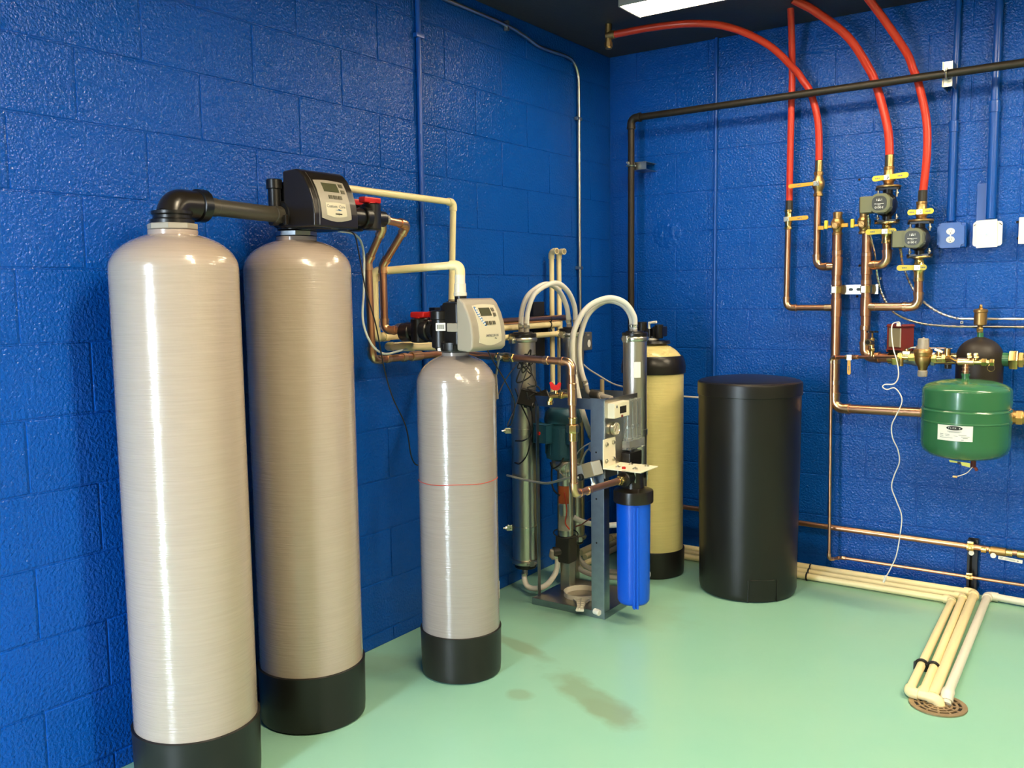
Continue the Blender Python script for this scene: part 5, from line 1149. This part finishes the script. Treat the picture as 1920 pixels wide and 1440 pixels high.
cable('cable', [(.285, -1.05, .64), (.27, -1.06, .60), (.268, -1.06, .54), (.28, -1.06, .50), (.31, -1.06, .48)], .004, m_wire)
cable('cable', [(.35, -1.09, .66), (.335, -1.10, .63), (.30, -1.10, .61), (.275, -1.08, .63)], .0035, m_wire)
bm = B(); cyl(bm, (.545, -1.170, .735), (.545, -1.150, .735), .024, 20, ch=.003); obj('side_gauge', bm, m_zinc, ro)
obj('tube_cap', cyl(B(), (.560, fy0-.003, .030), (.590, fy0-.012, .028), .0130, 16, ch=.002), m_white, ro)

# blue cartridge filter hung from the white bracket
kx, ky = .712, -1.122
t = thing('cartridge_filter', 'bright blue filter housing with a black cap hanging from the white bracket', 'filter', (kx, ky, .072))
obj('bowl', revolve(B(), (kx, ky, .074), Z_, [(0, 0), (.040, 0), (.060, .006), (.067, .018), (.0685, .05), (.0715, .455), (.0715, .47)], 48), m_blue, t, sharp=50)
bm = B()
for a in (-1.05, -.86):
    d = V((math.cos(a), math.sin(a), 0)); box(bm, V((kx, ky, .286))+d*.0705, (.008, .010, .435), (d, V((-d.y, d.x, 0)), V((.007*d.x, .007*d.y, 1)).normalized()), bev=.0025)
    cyl(bm, V((kx, ky, .070))+d*.060, V((kx, ky, .10))+d*.060, .008, 12, ch=.002)
stuff(obj('bowl_ribs', bm, m_blue, t))
obj('cap', revolve(B(), (kx, ky, .512), Z_, [(.073, 0), (.082, .001), (.0835, .004), (.0835, .045), (.081, .052), (.060, .060), (.045, .062), (.043, .09), (.041, .135), (.03, .1415)], 48), m_brown, t, sharp=40)
bm = B(); cyl(bm, (kx, ky-.092, .622), (kx, ky+.085, .622), .0275, 24, ch=.003); cyl(bm, (kx, ky-.094, .622), (kx, ky-.068, .622), .0315, 24, ch=.003); obj('ports', bm, m_black, t)
bm = B(); cyl(bm, (kx-.018, ky-.052, .645), (kx-.018, ky-.052, .668), .008, 12, ch=.002); obj('relief_button', bm, m_red, t)

# strap wrench lying on the base plate
wx, wy = .415, -1.045
t = thing('filter_wrench', 'white plastic ring wrench lying on the steel base plate', 'tool', (wx, wy, .029))
obj('ring', revolve(B(), (wx, wy, .0300), Z_, [(.076, 0), (.083, 0), (.083, .022), (.076, .022), (.076, 0)], 40, cap=False), m_white, t)
d = V((.46, -.888, 0)).normalized(); e = V((-d.y, d.x, 0)); 
bm = B(); prism(bm, [(-.045, .062), (.045, .062), (.018, .110), (.014, .170), (.018, .215), (-.018, .215), (-.014, .170), (-.018, .110)], (wx, wy, .0305), e, d, Z_, .010)
bmesh.ops.bevel(bm, geom=list(bm.edges), offset=.002, segments=2, affect='EDGES'); obj('handle', bm, m_white, t)
bm = B()
for k in range(4): box(bm, V((wx, wy, .043))+d*(.10+.028*k), (.034-.003*k, .004, .006), (e, d, Z_), bev=.001)
box(bm, V((wx, wy, .043))+d*.15, (.004, .13, .006), (e, d, Z_), bev=.001); stuff(obj('ribs', bm, m_white, t))
# thin white tube from the skid past the yellow tank to the brine drum
tag(obj('brine_tube', tube(B(), smooth([(.05, -.56, 1.17), (.03, -.45, 1.08), (.02, -.32, 1.0), (.03, -.20, .945), (.08, -.11, .890), (.23, -.13, .868), (.40, -.22, .862), (.58, -.272, .864), (.66, -.29, .865), (.80, -.33, .865)], 8), .0048, 8), m_hose, loc=(.58, -.28, .864)), 'thin white tube running behind the yellow tank into the brine drum', 'tube')
